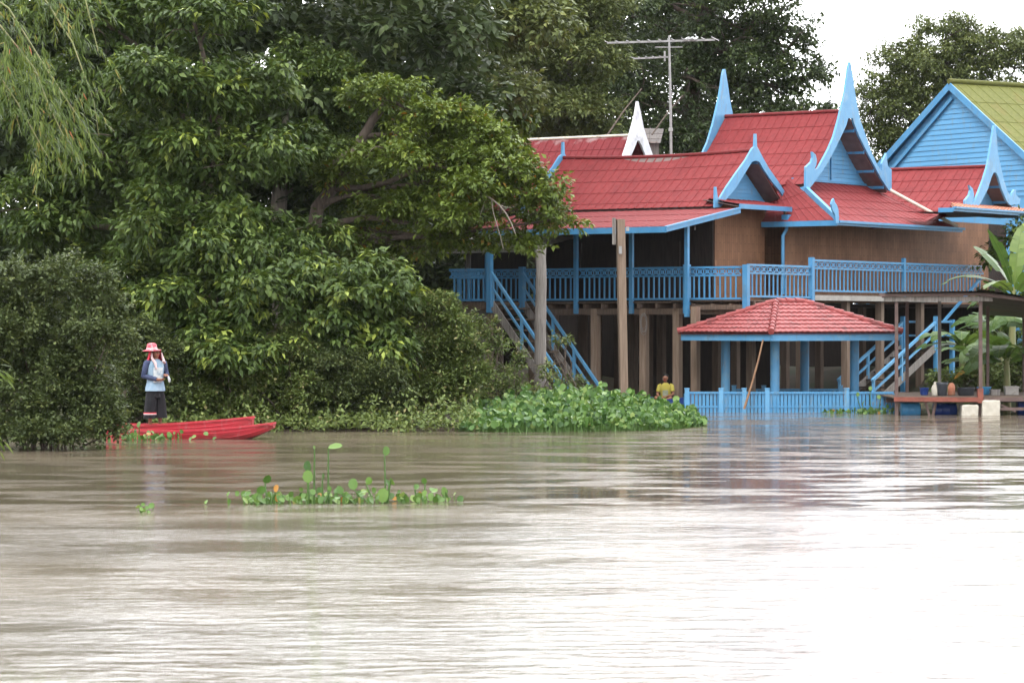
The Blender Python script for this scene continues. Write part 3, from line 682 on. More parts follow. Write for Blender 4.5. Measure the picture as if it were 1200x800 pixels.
cap = MB(); cap.tube([ax+UP*.05-rd*.05, ax+rd*LEN+UP*.05], .1, 8); cap.build('ridge_cap', M['green_roof'], r5)
mb = MB(); mb.bar(ax-UP*.12-rd*.02, LB-UP*.12-rd*.02, .05, .24); mb.bar(ax-UP*.12-rd*.03, RB-UP*.12-rd*.03, .05, .24); mb.bar(ax-UP*.55+rd*.1, LB-UP*.55+rd*.1+gd*.3, .05, .13); mb.build('bargeboard', M['blue'], h5)
mb = MB(); i5 = rd*.2; clap_gable(mb, (LB+gd*.25-UP*.1+i5, RB-gd*.25-UP*.1+i5, ax-UP*.2+i5), -rd*.035, 22); mb.build('gable_wall', M['blue_wall'], h5)
mb = MB(); lo = LB+gd*.45+i5*1.1; hi = RB-gd*.45+i5*1.1
wallquad(mb, lo, hi, .6, LB.z); wallquad(mb, hi, hi+rd*(LEN-1), .6, LB.z); wallquad(mb, hi+rd*(LEN-1), lo+rd*(LEN-1), .6, LB.z); wallquad(mb, lo+rd*(LEN-1), lo, .6, LB.z)
mb.build('wall', M['blue_wall'], h5)

# ------------------------------------------------------------------ VERANDA: decks, railings, stilts
ve = thing('veranda', 'raised timber veranda on stilts with pale blue lattice railings in front of the brown walls', 'veranda', W(0, -3, 0))
sr = 2.4; tB = t_of(951, sr); sA = s_of(520, tf); tC = t_of(1152, sr)
zB = zq(349.5, sr, -2); zC = zq(342.5, sr, tB+1)
def deck(name, s0, s1, t0_, t1_, z, mat='wood'):
    m = MB(); k = max(2, int((t1_-t0_)/.18))
    for i in range(k):
        q0 = t0_+(t1_-t0_)*i/k; q1 = t0_+(t1_-t0_)*(i+1)/k-.012
        m.obox(W((s0+s1)/2, (q0+q1)/2, z-.02), VR*((s1-s0)/2), VM*((q1-q0)/2), UP*.02)
    return m.build(name, M[mat], ve)
deck('deck', sA, -.1, tf, tl, z_floor); deck('deck', -.095, sr+.03, tf, tB, zB-.06); deck('deck', .62, sr+.03, tB+.01, tC, zC-.06)
mb = MB()
for q in (tf+.1, -3.2, -2.1): mb.bar(W(sA, q, z_floor-.29), W(sr-.1, q, z_floor-.29), .09, .17)
k = 0
s_ = sA+.2
while s_ < sr: mb.bar(W(s_, tf-.06, z_floor-.13), W(s_, tl, z_floor-.13), .08, .13); s_ += .62
for q in (.9, sr-.15): mb.bar(W(q, tl, zB-.33), W(q, tB, zB-.33), .1, .17)
q = tf+.4
while q < tB: mb.bar(W(-.05, q, zB-.16), W(sr+.06, q, zB-.16), .08, .13); q += .7
while q < tC: mb.bar(W(.65, q, zC-.16), W(sr+.04, q, zC-.16), .08, .13); q += .8
mb.build('joist', M['wood'], ve)
mb = MB(); mb.bar(W(sr+.02, tB+.1, zq(350, sr, 3)), W(sr+.02, tC, zq(350, sr, 3)), .1, .15); mb.build('edge_beam', M['concrete'], ve)
mb = MB(); mb.bar(W(sr+.02, tf+.5, zq(358, sr, -2)), W(sr+.02, tB, zq(358, sr, -2)), .08, .17); mb.bar(W(.4, tf-.02, zq(360, 1, tf)), W(sr, tf-.02, zq(360, 1, tf)), .07, .14); mb.build('edge_beam', M['wood'], ve)
# landing at the head of the left stairs
tL = -6.05; sL0, sL1 = s_of(527, tL), s_of(574, tL)
mb = MB(); mb.obox(W((sL0+sL1)/2, (tL+tf)/2, z_floor-.05), VR*((sL1-sL0)/2), VM*((tf-tL)/2-.01), UP*.05); mb.bar(W(sL0, tL, z_floor-.17), W(sL1, tL, z_floor-.17), .08, .14); mb.build('landing', M['wood'], ve)
for a_ in (sL0+.15, sL1-.1): post(ve, W(a_, tL+.15, 0), -.6, z_floor-.12, .15, 'post', 'stilt')
mb = MB()
for i in range(4): mb.bar(W(sL0-.3, tL+.1, z_floor-.35-.42*i), W(sL1-.1, tL+.1, z_floor-.35-.42*i), .03, .3)
mb.build('skirting', M['greywood'], ve)
HR = .93
railing(ve, W(sL0, tL, 0), W(sL1-.05, tL, 0), z_floor+.02, HR); railing(ve, W(sL0, tL+.05, 0), W(sL0, tf, 0), z_floor+.02, HR)
xs = [sL0, s_of(612, tf), s_of(675, tf)+.06, s_of(740, tf), s_of(805, tf), sr-.1]
for a_, b_ in zip(xs[:-1], xs[1:]): railing(ve, W(a_+.06, tf, 0), W(b_-.06, tf, 0), z_floor+.03, HR)
tx = t_of(905, sr)
railing(ve, W(sr, tf+.1, 0), W(sr, tB-.08, 0), zB, HR, bal=.235); railing(ve, W(sr, tB+.08, 0), W(sr, t_of(1059, sr)-.06, 0), zC, HR, bal=.235); railing(ve, W(sr, t_of(1059, sr)+.06, 0), W(sr, tC, 0), zC, HR, bal=.235)
post(ve, W(sL1, tL, 0), z_floor-.32, z_floor+1.6, .15, name='rail_post'); post(ve, W(s_of(612, tf), tf, 0), z_floor-.3, z_floor+1.05, .16, name='rail_post')
post(ve, W(s_of(805, tf), tf, 0), z_floor-.35, z_floor+1.05, .17, name='rail_post')
post(ve, W(sr, tf, 0), zq(364, sr, tf), zq(310, sr, tf), .16, name='rail_post'); post(ve, W(sr, tB, 0), zB-.15, zq(301.5, sr, tB), .14, name='rail_post'); post(ve, W(sr, t_of(1059, sr), 0), zC-.1, zq(302.5, sr, t_of(1059, sr)), .11, name='rail_post')
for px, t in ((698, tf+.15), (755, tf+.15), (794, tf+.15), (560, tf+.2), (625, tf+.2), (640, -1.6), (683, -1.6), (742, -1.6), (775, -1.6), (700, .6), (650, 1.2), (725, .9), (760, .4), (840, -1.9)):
    post(ve, W(s_of(px, t), t, 0), -.9, z_floor-.2, .21, 'post' if t < -3 else 'wood', 'stilt')  # back rows get darker timber, painting in the shade under the house
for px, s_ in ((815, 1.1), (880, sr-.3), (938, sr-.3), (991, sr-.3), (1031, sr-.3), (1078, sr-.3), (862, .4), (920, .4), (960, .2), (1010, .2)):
    post(ve, W(s_, t_of(px, s_), 0), -.9, (zB if px < 950 else zC)-.25, .2, 'post' if s_ > 1 else 'wood', 'stilt')  # inner stilts darker too, shade put into their colour
mb = MB()
wallquad(mb, W(-9.5, 3.2, 0), W(-1.2, 3.2, 0), -.5, z_floor-.1); wallquad(mb, W(-9.5, 11.2, 0), W(3.2, 11.2, 0), -.5, z_floor-.1); mb.build('under_house_shade_backing', M['dark_wood'], ve)  # added dark backing standing in for the deep shade under the house

# ------------------------------------------------------------------ STAIRS
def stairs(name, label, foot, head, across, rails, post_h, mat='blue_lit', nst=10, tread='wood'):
    """flight of open treads between foot and head (centre of near stringer); across = vector to the far side"""
    foot = Vector(foot); head = Vector(head); across = Vector(across)
    o = thing(name, label, 'staircase', (foot.x, foot.y, foot.z), 'blue railed staircases')
    d = head-foot; hd = Vector((d.x, d.y, 0)).normalized()
    mb = MB()
    for a_ in (Vector(), across): mb.bar(foot+a_, head+a_, .05, .22)
    mb.build('stringer', M['greywood'], o)
    for i in range(nst):
        m = MB(); c = foot+d*((i+.5)/nst)+across/2; m.obox(c, hd*.14, across/2, UP*.022); m.build('step', M[tread], o)
    for a_ in (Vector(), across):
        m = MB(); m.bar(foot+a_+UP*post_h, head+a_+UP*post_h, .09, .07); m.bar(foot+a_+UP*post_h*.55, head+a_+UP*post_h*.55, .06, .055)
        for f in rails:
            q = foot+a_+d*f; m.bar(q-UP*.05, q+UP*(post_h-.03), .075, .075, up=hd)
        m.build('handrail', M[mat], o)
    return o
zt_ = z_floor
tS = tL; headL = W(sL1+.05, tL, zq(319, sL1, tL)-.9)
footL = W(s_of(671, tL), tL, zq(461, s_of(671, tL), tL)-.9)
stairs('staircase', 'steep staircase with blue handrails going down left of the bare posts into the water plants', footL, headL, VM*(tf-tL-.05)+VR*.05, (.06, .36, .62, .98), .9, nst=11)
s5 = 3.0; fR = W(s5, t_of(1022, s5), 0); hR = W(s5, t_of(1097, s5), 0)
fR.z = zq(447, s5, t_of(1022, s5))-.75; hR.z = zq(378, s5, t_of(1097, s5))-.75
so = stairs('staircase', 'right staircase with blue handrails and dark treads behind the tiled pavilion', fR, hR, -VR*1.15, (.02, .45, .97), .78, nst=8, tread='dark_wood')
hR2 = W(s5, t_of(1150, s5), zC); m = MB(); m.bar(hR+UP*.78+VM*.5, hR2+UP*.55, .07, .07); m.build('handrail', M['blue'], so)
m = MB(); m.obox(hR-VR*.55+VM*.55-UP*.05, VR*.6, VM*.5, UP*.04); m.build('stair_landing', M['dark_wood'], so)
for a_ in (Vector(), -VR*1.15):
    m = MB(); m.bar(hR+a_+UP*.78, hR+a_+VM*1.1+UP*.78, .07, .07); m.bar(hR+a_+UP*.35, hR+a_+VM*1.1+UP*.35, .06, .06); m.bar(hR+a_-UP*2, hR+a_+UP*.95, .13, .13); m.bar(hR+a_+VM*1.1-UP*2, hR+a_+VM*1.1+UP*.85, .13, .13); m.build('landing_rail', M['blue'], so)
# ------------------------------------------------------------------ PAVILION (sala) standing in the flood
Yp = 82.6; da = Vector((-.588, .809, 0)); db = Vector((.81, .589, 0)); la, lb, ov = 2.1, 2.95, .95
f0 = Vector((XX(908, Yp), Yp, 0)); cn = f0+da*la/2+db*lb/2
pv = thing('pavilion', 'open riverside pavilion with red tiled hip roof on round blue posts standing in the water', 'pavilion', cn)
ze_ = ZZ(390, 82.5); za_ = ZZ(354.5, 84.5)
cor = {}
for i, (u, v) in enumerate(((-1, -1), (-1, 1), (1, 1), (1, -1))): cor[(u, v)] = cn+da*u*(la/2+ov)+db*v*(lb/2+ov)+UP*ze_
r0 = cn-db*.52+UP*za_; r1 = cn+db*.52+UP*za_
mb = MB()
tile_slope(mb, r0, r1, cor[(-1, 1)], cor[(-1, -1)], row=.27, col=.2)
tile_slope(mb, r1, r0, cor[(1, -1)], cor[(1, 1)], row=.27, col=.2)
tile_slope(mb, r0, r0, cor[(-1, -1)], cor[(1, -1)], row=.27, col=.2)
tile_slope(mb, r1, r1, cor[(1, 1)], cor[(-1, 1)], row=.27, col=.2)
pr_ = mb.build('roof', M['tile'], pv)
mb = MB()
def capline(a, b):
    a = Vector(a); b = Vector(b); L = (b-a).length; k = max(1, int(L/.28)); d = (b-a)/k
    for i in range(k): mb.tube([a+d*i+UP*.045, a+d*(i+1.12)+UP*.03], [.095, .075], 8)
for c_ in ((-1, -1), (1, -1)): capline(cor[c_], r0)
for c_ in ((-1, 1), (1, 1)): capline(cor[c_], r1)
capline(r0, r1); mb.build('ridge_tile', M['tile'], pr_)
mb = MB(); cl = list(cor.values())
cs = [cn+(c-cn)*.965 for c in cl]
for i in range(4):
    a, b = cs[i].copy(), cs[(i+1) % 4].copy(); a.z = b.z = ze_-.115; mb.bar(a, b, .05, .2)
mb.build('fascia', M['blue_lit'], pv)
mb = MB(); mb.add([Vector((c.x, c.y, ze_-.05)) for c in cs], [(0,1,2,3)]); mb.build('ceiling', M['dark_wood'], pv)
for u in (0, 1):
    for v in (0, 1):
        p = f0+da*la*u+db*lb*v; m = MB(); m.tube([(p.x, p.y, -1), (p.x, p.y, ze_-.06)], .128, 14); m.build('post', M['blue_lit'] if v == 0 else M['blue'], pv)  # left pair gets the lit copy of the paint, right pair the duller one
mb = MB(); mb.obox(cn+UP*(-.25), da*(la/2+.3), db*(lb/2+.3), UP*.05); mb.build('floor', M['concrete'], pv)
def fence(label, a, b, z1, posts, grp):
    a = Vector(a); b = Vector(b); a.z = b.z = 0; L = (b-a).length; d = (b-a)/L
    o = thing('picket_fence', label, 'fence', ((a+b)/2), grp)
    m = MB(); m.bar(a+UP*z1, b+UP*z1, .08, .06); m.bar(a+UP*(z1-.38), b+UP*(z1-.38), .05, .05)
    k = int(L/.10)
    for i in range(k+1): m.bar(a+d*(L*i/k)-UP*.7, a+d*(L*i/k)+UP*(z1-.02), .025, .078, up=d)
    m.build('picket_panel', M['blue'], o)
    for q in posts:
        m = MB(); p = a+d*q; m.bar(p-UP*.9, p+UP*(z1+.1), .12, .12, up=d); m.bar(p+UP*(z1+.1), p+UP*(z1+.13), .14, .14, up=d); m.build('post', M['blue_lit'], o)
    return o
Yf = 81.7; fx = lambda px: XX(px, Yf)-XX(803, Yf)
fence('low blue picket fence along the water in front of the pavilion', (XX(803, Yf), Yf, 0), (XX(1047, Yf), Yf, 0), ZZ(460, Yf), [fx(805), fx(845), fx(872), fx(899), fx(992)], 'low blue fences around the pavilion')
Yg = 87.2; gx_ = lambda px: XX(px, Yg)-XX(858, Yg)
fence('low blue picket fence behind the pavilion posts', (XX(858, Yg), Yg, 0), (XX(1003, Yg), Yg, 0), ZZ(456.5, Yg), [gx_(860), gx_(895), gx_(985)], 'low blue fences around the pavilion')
m = MB(); pts = [P(872+22*u+1.2*math.sin(3*u), 479-81*u, 81.45) for u in np.linspace(0, 1, 8)]; m.tube(pts, [.035-.012*u for u in np.linspace(0, 1, 8)], 7)
tag(m.build('bamboo_pole', M['bamboo_pole']), 'thin brown bamboo pole leaning on the blue fence of the pavilion', 'pole')

# ------------------------------------------------------------------ JETTY SHED with floats and pots
Yj = 79.2
je = thing('jetty_shed', 'open shed with tin roof on brown steel posts over a jetty at the right', 'shed', (XX(1130, Yj), 81.5, 0))
jx = lambda px: XX(px, Yj)
for q in ((jx(1036), Yj-.2, ZZ(342, Yj), jx(1150), Yj-.25, ZZ(341, Yj), XX(1160, 84.6), 84.6, ZZ(344.5, 84.6), XX(1044, 84.6), 84.6, ZZ(344, 84.6)), (jx(1143), Yj-.3, ZZ(339.5, Yj)+.02, jx(1290), Yj-1.0, ZZ(362, Yj), XX(1290, 85.4), 85.4, ZZ(376, 85.4), XX(1150, 85.2), 85.2, ZZ(367, 85.2))):
    mb = MB(); a_, b_, c_, d_ = (Vector(q[i:i+3]) for i in (0, 3, 6, 9)); n = roof_sheet(mb, a_, b_, c_, d_, rib=.12, ribh=.012, seam=2); under_sheet(mb, a_, b_, c_, d_, n, d=.02); mb.build('roof', M['tin'], je)
mb = MB()
mb.bar((jx(1030), Yj-.1, ZZ(345.5, Yj)), (jx(1146), Yj-.1, ZZ(344.5, Yj)), .07, .09); mb.bar((jx(1146), Yj-.1, ZZ(344.5, Yj)), (jx(1290), Yj-.9, ZZ(363, Yj)), .06, .08)
for px in (1052, 1100): mb.bar((jx(px), Yj, ZZ(346.5, Yj)), (jx(px)+.25, 84.4, ZZ(347.5, 84.4)), .06, .07)
for px, e_ in ((1150, 370.5), (1200, 375)): mb.bar((jx(px), Yj, ZZ(345+max(0, (px-1148)*.18), Yj)), (XX(px, 85), 85, ZZ(e_, 85)), .06, .08)
mb.build('rafter', M['brown_steel'], je)
mb = MB(); mb.bar((jx(1036), Yj-.02, ZZ(350.5, Yj)), (jx(1163), Yj-.02, ZZ(350, Yj)), .06, .13); mb.build('cross_beam', M['greywood'], je)
for px, Y, z0, z1, w, mt in ((1050.5, Yj+.05, -.9, ZZ(346, Yj), .085, 'brown_steel'), (1149, Yj+.05, -.9, ZZ(343, Yj), .09, 'brown_steel'), (1101, 82.3, .3, 3.1, .085, 'greywood'), (1157.5, 82, .3, 2.9, .075, 'brown_steel'), (1240, Yj, -.9, 3.1, .085, 'brown_steel'), (1063, 84.3, -.5, 3.1, .085, 'brown_steel'), (1200, 84.8, -.5, 2.68, .085, 'brown_steel')):
    m = MB(); m.box(XX(px, Y)-w/2, XX(px, Y)+w/2, Y-w/2, Y+w/2, z0, z1); m.build('post', M[mt], je)
mb = MB(); zf = ZZ(464, Yj)
mb.bar((jx(1047), Yj-.1, ZZ(467.5, Yj)), (jx(1147), Yj-.1, ZZ(468, Yj)), .07, .12); mb.box(jx(1145), jx(1151.5), Yj-.14, Yj+.06, ZZ(472, Yj), ZZ(455, Yj))
mb.build('frame', M['rust'], je)
mb = MB(); mb.bar((jx(1152), Yj-.1, ZZ(468, Yj)), (jx(1290), Yj-.1, ZZ(467, Yj)), .07, .1); mb.bar((jx(1172), Yj-.05, ZZ(479, Yj)), (jx(1290), Yj-.05, ZZ(478, Yj)), .07, .08)
mb.bar((jx(1168), Yj-.05, ZZ(472, Yj)), (jx(1190), Yj-.05, ZZ(482, Yj)), .05, .05); mb.bar((jx(1084), Yj+.02, .4), (jx(1093), Yj+.02, -.3), .06, .06); mb.bar((jx(1097), Yj+.02, .4), (jx(1091), Yj+.02, -.3), .06, .06)
for Y in (81, 83.2, 85): mb.bar((jx(1048), Y, .36), (jx(1290), Y, .36), .07, .12)
mb.build('frame', M['brown_steel'], je)
mb = MB()
for i in range(22):
    y = Yj-.05+i*.27; mb.box(jx(1046), jx(1290), y, y+.25, zf-.055+.004*(i % 3), zf-.02+.004*(i % 3))
mb.build('deck', M['wood'], je)
def foam(label, x0, x1, y0, y1, z1):
    me = bpy.data.meshes.new('float_block'); bm = bmesh.new(); bmesh.ops.create_cube(bm, size=1)
    bmesh.ops.scale(bm, vec=(x1-x0, y1-y0, z1+.3), verts=bm.verts); bmesh.ops.translate(bm, vec=((x0+x1)/2, (y0+y1)/2, (z1-.3)/2), verts=bm.verts)
    bmesh.ops.bevel(bm, geom=bm.edges, offset=.06, segments=3, affect='EDGES', profile=.6)
    bmesh.ops.subdivide_edges(bm, edges=[e for e in bm.edges if e.calc_length() > .25], cuts=4, use_grid_fill=True)
    rr = random.Random(int(x0*100))
    for v in bm.verts: v.co += Vector((rr.uniform(-1, 1), rr.uniform(-1, 1), rr.uniform(-1, 1)))*.008
    bm.to_mesh(me); bm.free()
    return tag(link('float_block', me, M['foam']), label, 'float', 'floats under the jetty')
foam('cream float block under the jetty, left of the red-brown corner post', jx(1126.5), jx(1146), Yj-.15, Yj+.6, ZZ(474, Yj))
foam('larger white float block under the jetty, right of the red-brown corner post', jx(1150), jx(1171), Yj-.2, Yj+.6, ZZ(468.5, Yj))
def lathe(name, c, prof, mat, label, cat, n=16, group=None, axis=None):
    m = MB(); rings = []
    for r, z in prof:
        rings.append([Vector((c[0]+r*math.cos(2*math.pi*k/n), c[1]+r*math.sin(2*math.pi*k/n), c[2]+z)) for k in range(n)])
    m.loft(rings); return tag(m.build(name, M[mat]), label, cat, group)
zj = zf-.01
def at(px, Y): return (XX(px, Y), Y, zj)
lathe('basin', at(1132, 80.2), [(.17,0),(.21,.02),(.235,.2),(.25,.215),(.23,.215),(.2,.06),(0.01,.05)], 'basin', 'dark grey plastic basin standing on the jetty floor', 'basin')
lathe('flower_pot', at(1104, 80.0), [(.10,0),(.12,.02),(.15,.30),(.165,.36),(.14,.36),(.12,.3),(.01,.29)], 'basin', 'dark flower pot on the jetty beside the grey post', 'pot')
lathe('jug', at(1096.5, 80.1), [(.09,0),(.11,.03),(.115,.2),(.09,.27),(.05,.31),(.05,.36),(.01,.37)], 'foam', 'white plastic jug on the jetty beside the dark flower pot', 'jug')
lathe('water_jar', at(1115, 80.6), [(.08,0),(.1,.03),(.1,.24),(.07,.3),(.045,.33),(.01,.34)], 'terracotta', 'orange-brown clay jar on the jetty left of the basin', 'jar')
lathe('bucket', at(1083, 80.9), [(.09,0),(.1,.02),(.125,.19),(.135,.2),(.11,.2),(.09,.04),(.01,.03)], 'blue_tub', 'small blue bucket at the left end of the jetty', 'bucket')
lathe('bucket', at(1153, 81.4), [(.13,0),(.15,.02),(.2,.2),(.21,.21),(.18,.21),(.14,.04),(.01,.03)], 'sky_tub', 'wide turquoise tub on the jetty right of the dark basin', 'tub')
def barrel(label, px, py, Y, r, L, mat):
    m = MB(); c = P(px, py, Y); pr = [(0, .86), (.04, .97), (.1, 1), (.3, 1), (.33, 1.04), (.36, 1), (.64, 1), (.67, 1.04), (.7, 1), (.9, 1), (.96, .97), (1, .86)]
    m.tube([(c.x-L/2+L*u, c.y, c.z) for u, k in pr], [r*k for u, k in pr], 14); return tag(m.build('barrel', M[mat]), label, 'barrel', 'barrels floating under the jetty')
barrel('light blue barrel lying under the left end of the jetty', 1067, 480, 79.9, .2, .5, 'sky_tub')
barrel('small dark blue barrel lying under the middle of the jetty', 1107, 480, 80.1, .19, .62, 'blue_tub')
barrel('dark blue barrel lying under the right end of the jetty', 1203, 478, 79.9, .2, .5, 'blue_tub')
for k, (px, Y, w, h, mt, lb_) in enumerate(((1166, 81.0, .22, .14, 'greywood', 'small grey box on the jetty between the turquoise tub and the banana leaves'), (1185, 81.3, .35, .22, 'concrete', 'pale grey crate on the right end of the jetty'))):
    m = MB(); x = XX(px, Y); m.box(x-w/2, x+w/2, Y-.15, Y+.15, zj, zj+h); m.box(x-w/2-.015, x+w/2+.015, Y-.165, Y+.165, zj+h-.03, zj+h+.01); tag(m.build('crate', M[mt]), lb_, 'crate')

# ------------------------------------------------------------------ bare posts, antenna, wire
def rough_post(name, pts, rad, mat, label, cat, seed, n=10, parent=None):
    rng = random.Random(seed); m = MB(); P_ = []; R_ = []
    k = 14
    for i in range(k+1):
        u = i/k; q = Vector(pts[0]).lerp(Vector(pts[1]), u); P_.append(q+Vector((rng.uniform(-1, 1), rng.uniform(-1, 1), 0))*.012); R_.append((rad[0]+(rad[1]-rad[0])*u)*rng.uniform(.94, 1.06))
    m.tube(P_, R_, n)
    o = m.build(name, M[mat], parent)
    return tag(o, label, cat) if label else o
rough_post('timber_post', (P(633, 492, 78), P(634, 288, 78)), (.155, .135), 'greywood', 'thick weathered grey post in front of the left staircase, its top lost in the leaves', 'post', 3)
tp = thing('timber_post', 'tall bare brown post with a small box at its top before the veranda', 'post', P(731, 490, 79))
m = MB(); a, b = P(731.5, 492, 79), P(727, 257, 79); d = Vector((.105, 0, 0))
m.obox((a+b)/2, Vector((.1, .02, 0)), Vector((-.02, .09, 0)), (b-a)/2); m.build('post', M['post'], tp)
m = MB(); c = P(721.5, 271, 78.98); m.box(c.x-.09, c.x-.0, c.y-.06, c.y+.08, c.z-.35, c.z+.35); c2 = P(729.5, 259, 79); m.build('meter_box', M['greywood'], tp)
m = MB(); c = P(735, 268, 79); m.box(c.x-.03, c.x+.05, c.y-.05, c.y+.05, c.z-.06, c.z+.05); c = P(727, 292, 78.86); m.box(c.x-.04, c.x+.04, c.y-.02, c.y+.03, c.z-.12, c.z+.08); m.build('bracket', M['metal'], tp)
# antenna
ta = .9; sa = s_of(786, ta); Ya = KY-ST*sa+CT*ta
an = thing('tv_antenna', 'tall television antenna on a thin grey mast behind the front roof ridge', 'antenna', (XX(786.5, Ya), Ya, ZZ(215, Ya)))
m = MB(); m.tube([P(787, 215, Ya), P(785.5, 110, Ya), P(784, 42, Ya)], [.045, .04, .03], 8); m.box(XX(783.5, Ya), XX(788.5, Ya), Ya-.05, Ya+.05, ZZ(154, Ya), ZZ(150, Ya)); m.build('mast', M['metal'], an)
m = MB(); dy = Vector((.25, .97, 0))
a, b = P(711, 50.5, Ya), P(838, 46.8, Ya); m.bar(a, b, .05, .06)
for u, l in ((0, .28), (.1, .3), (.2, .32), (.3, .34), (.4, .36), (.5, .38), (.62, .42), (.72, .55), (.8, .6), (.9, .5), (1, .62)):
    q = a.lerp(b, u); m.bar(q-dy*l+UP*.03, q+dy*l+UP*.03, .022, .022)
for u in (.74, .78, .82): q = a.lerp(b, u); m.bar(q-dy*.3+UP*(.0), q+dy*.3+UP*(.12), .05, .05)
m.build('upper_array', M['metal'], an)
m = MB(); a, b = P(742, 69, Ya), P(783, 67, Ya); m.bar(a, b, .04, .05); m.bar(P(768, 55.5, Ya), P(800, 55.5, Ya), .03, .03)
for u in (0, .2, .4, .6, .8, .93): q = a.lerp(b, u); m.bar(q-dy*.3+UP*.02, q+dy*.3+UP*.02, .02, .02)
m.bar(P(779, 60, Ya), P(779, 72, Ya), .04, .05); m.build('lower_array', M['metal'], an)
# wire coil hanging under the veranda edge
m = MB(); rng = random.Random(9)
for k in range(5):
    c = P(754+rng.uniform(-1, 1), 376+k*1.2, KY-ST*s_of(754, tf)+CT*tf-.22); rx, rz = rng.uniform(.08, .13), rng.uniform(.2, .32)
    m.tube([(c.x+rx*math.cos(t_), c.y+.02*k, c.z+rz*math.sin(t_)) for t_ in np.linspace(0, 2*math.pi, 20)], .008, 5)
tag(m.build('wire_coil', M['greywood']), 'loose grey coil of wire hanging from the veranda edge', 'wire')

# ------------------------------------------------------------------ BOATS
def boat(name, label, stern, bow, beam, gun, keel, mat='boat', lab_in='boat_in', grp=None, nose=.12, ny=26):
    """long flat-ended river boat: stern, bow plan points; gun(u), keel(u) heights"""
    st, bo = Vector((*stern, 0)), Vector((*bow, 0)); L = (bo-st).length; d = (bo-st)/L; sd = Vector((-d.y, d.x, 0))
    o = thing(name, label, 'boat', (st+bo)/2, grp)
    hb = lambda u: (beam/2)*min(1, (1-abs(2*u-1)**2.6)*1.08)+nose*abs(2*u-1)**2.2
    out = []; inn = []
    for i in range(ny+1):
        u = i/ny; c = st+d*(L*u); g, k, b = gun(u), keel(u), hb(u); h = g-k
        prof = [(1, g), (.97, g-h*.18), (.99, g-h*.2), (.90, g-h*.52), (.92, g-h*.54), (.66, k+h*.1), (0, k)]
        full = [(-x, z) for x, z in prof]+[(x, z) for x, z in prof[::-1][1:]]
        out.append([c+sd*(x*b)+UP*z for x, z in full])
        ip = [(.9, g), (.84, g-h*.5), (.58, k+h*.16), (0, k+h*.1)]
        ful = [(-x, z) for x, z in ip]+[(x, z) for x, z in ip[::-1][1:]]
        inn.append([c+sd*(x*b)+UP*z for x, z in ful])
    def sheet(m, rings):
        n = len(rings[0]); vs = [p for r in rings for p in r]
        m.add(vs, [(i*n+j, i*n+j+1, (i+1)*n+j+1, (i+1)*n+j) for i in range(len(rings)-1) for j in range(n-1)], False)
    m = MB(); sheet(m, out)
    for r, q in ((out[0], inn[0]), (out[-1], inn[-1])): m.add(r, [tuple(range(len(r)))])
    m.build('hull', M[mat], o)
    m = MB(); sheet(m, inn); m.build('inside', M[lab_in], o)
    for q in (1, -1):
        m = MB(); rail = [st+d*(L*i/ny)+sd*(q*hb(i/ny)*.95)+UP*(gun(i/ny)+.012) for i in range(ny+1)]
        for a, b in zip(rail[:-1], rail[1:]): m.bar(a, b+(b-a)*.03, hb(.5)*.14, .035)
        m.build('gunwale', M[mat], o)
    for u in (.3, .55, .78):
        m = MB(); c = st+d*(L*u); b = hb(u)*.86; m.obox(c+UP*(gun(u)-.05), d*.09, sd*b, UP*.015); m.build('thwart', M[lab_in], o)
    m = MB(); c = st+d*(L*.955); m.obox(c+UP*(gun(.955)-.005), d*(L*.045), sd*hb(.955)*.9, UP*.012); m.build('bow_deck', M[mat], o)
    return o
YA, YB = 63.9, 62.75
zA = lambda py: ZZ(py, YA); zBt = lambda py: ZZ(py, YB)
boat('boat', 'red wooden boat with the higher blunt bow, carrying the standing fisher', (XX(124, YA), YA+.25), (XX(297, YA), YA-.1), .85,
     lambda u: zA(498.5)+(zA(489)-zA(498.5))*max(0, (u-.25)/.75)**1.5+.06*max(0, .2-u), lambda u: -.12+(zA(500)+.12)*max(0, (u-.72)/.28)**1.8, grp='red boats at the bank')
boat('boat', 'lower red boat moored alongside in front, its long bow reaching further right', (XX(140, YB), YB+.3), (XX(322, YB), YB-.15), .8,
     lambda u: zBt(506)+(zBt(495.8)-zBt(506))*max(0, (u-.3)/.7)**1.7+.05*max(0, .25-u), lambda u: -.12+(zBt(501)+.12)*max(0, (u-.70)/.30)**1.6, grp='red boats at the bank')
# blue boat by the stilts
YC = 86.2
boat('boat', 'small dark blue boat between the stilts with a person in yellow sitting in it', (XX(757, YC), YC+.25), (XX(806, YC), YC-.3), .7,
     lambda u: ZZ(468.5, YC)+.08*abs(2*u-1)**2.2, lambda u: -.1+.12*abs(2*u-1)**3, mat='blue_tub', lab_in='blue_tub')

# ------------------------------------------------------------------ PEOPLE
def skin(name, joints, edges, mat, parent, place, sub=2):
    names = list(joints); me = bpy.data.meshes.new(name)
    me.from_pydata([joints[k][:3] for k in names], [(names.index(a), names.index(b)) for a, b in edges], [])
    ob = bpy.data.objects.new('tmp', me); COL.objects.link(ob)
    md = ob.modifiers.new('s', 'SKIN'); md.use_smooth_shade = True
    for i, k in enumerate(names):
        r = joints[k][3]; r = r if isinstance(r, tuple) else (r, r)
        me.skin_vertices[0].data[i].radius = r
    me.skin_vertices[0].data[0].use_root = True
    sb = ob.modifiers.new('u', 'SUBSURF'); sb.levels = sub; sb.render_levels = sub
    dg = bpy.context.evaluated_depsgraph_get(); m2 = bpy.data.meshes.new_from_object(ob.evaluated_get(dg)); m2.name = name
    bpy.data.objects.remove(ob)
    m2.transform(place); m2.materials.clear()
    for p in m2.polygons: p.use_smooth = True
    return link(name, m2, M[mat], parent)
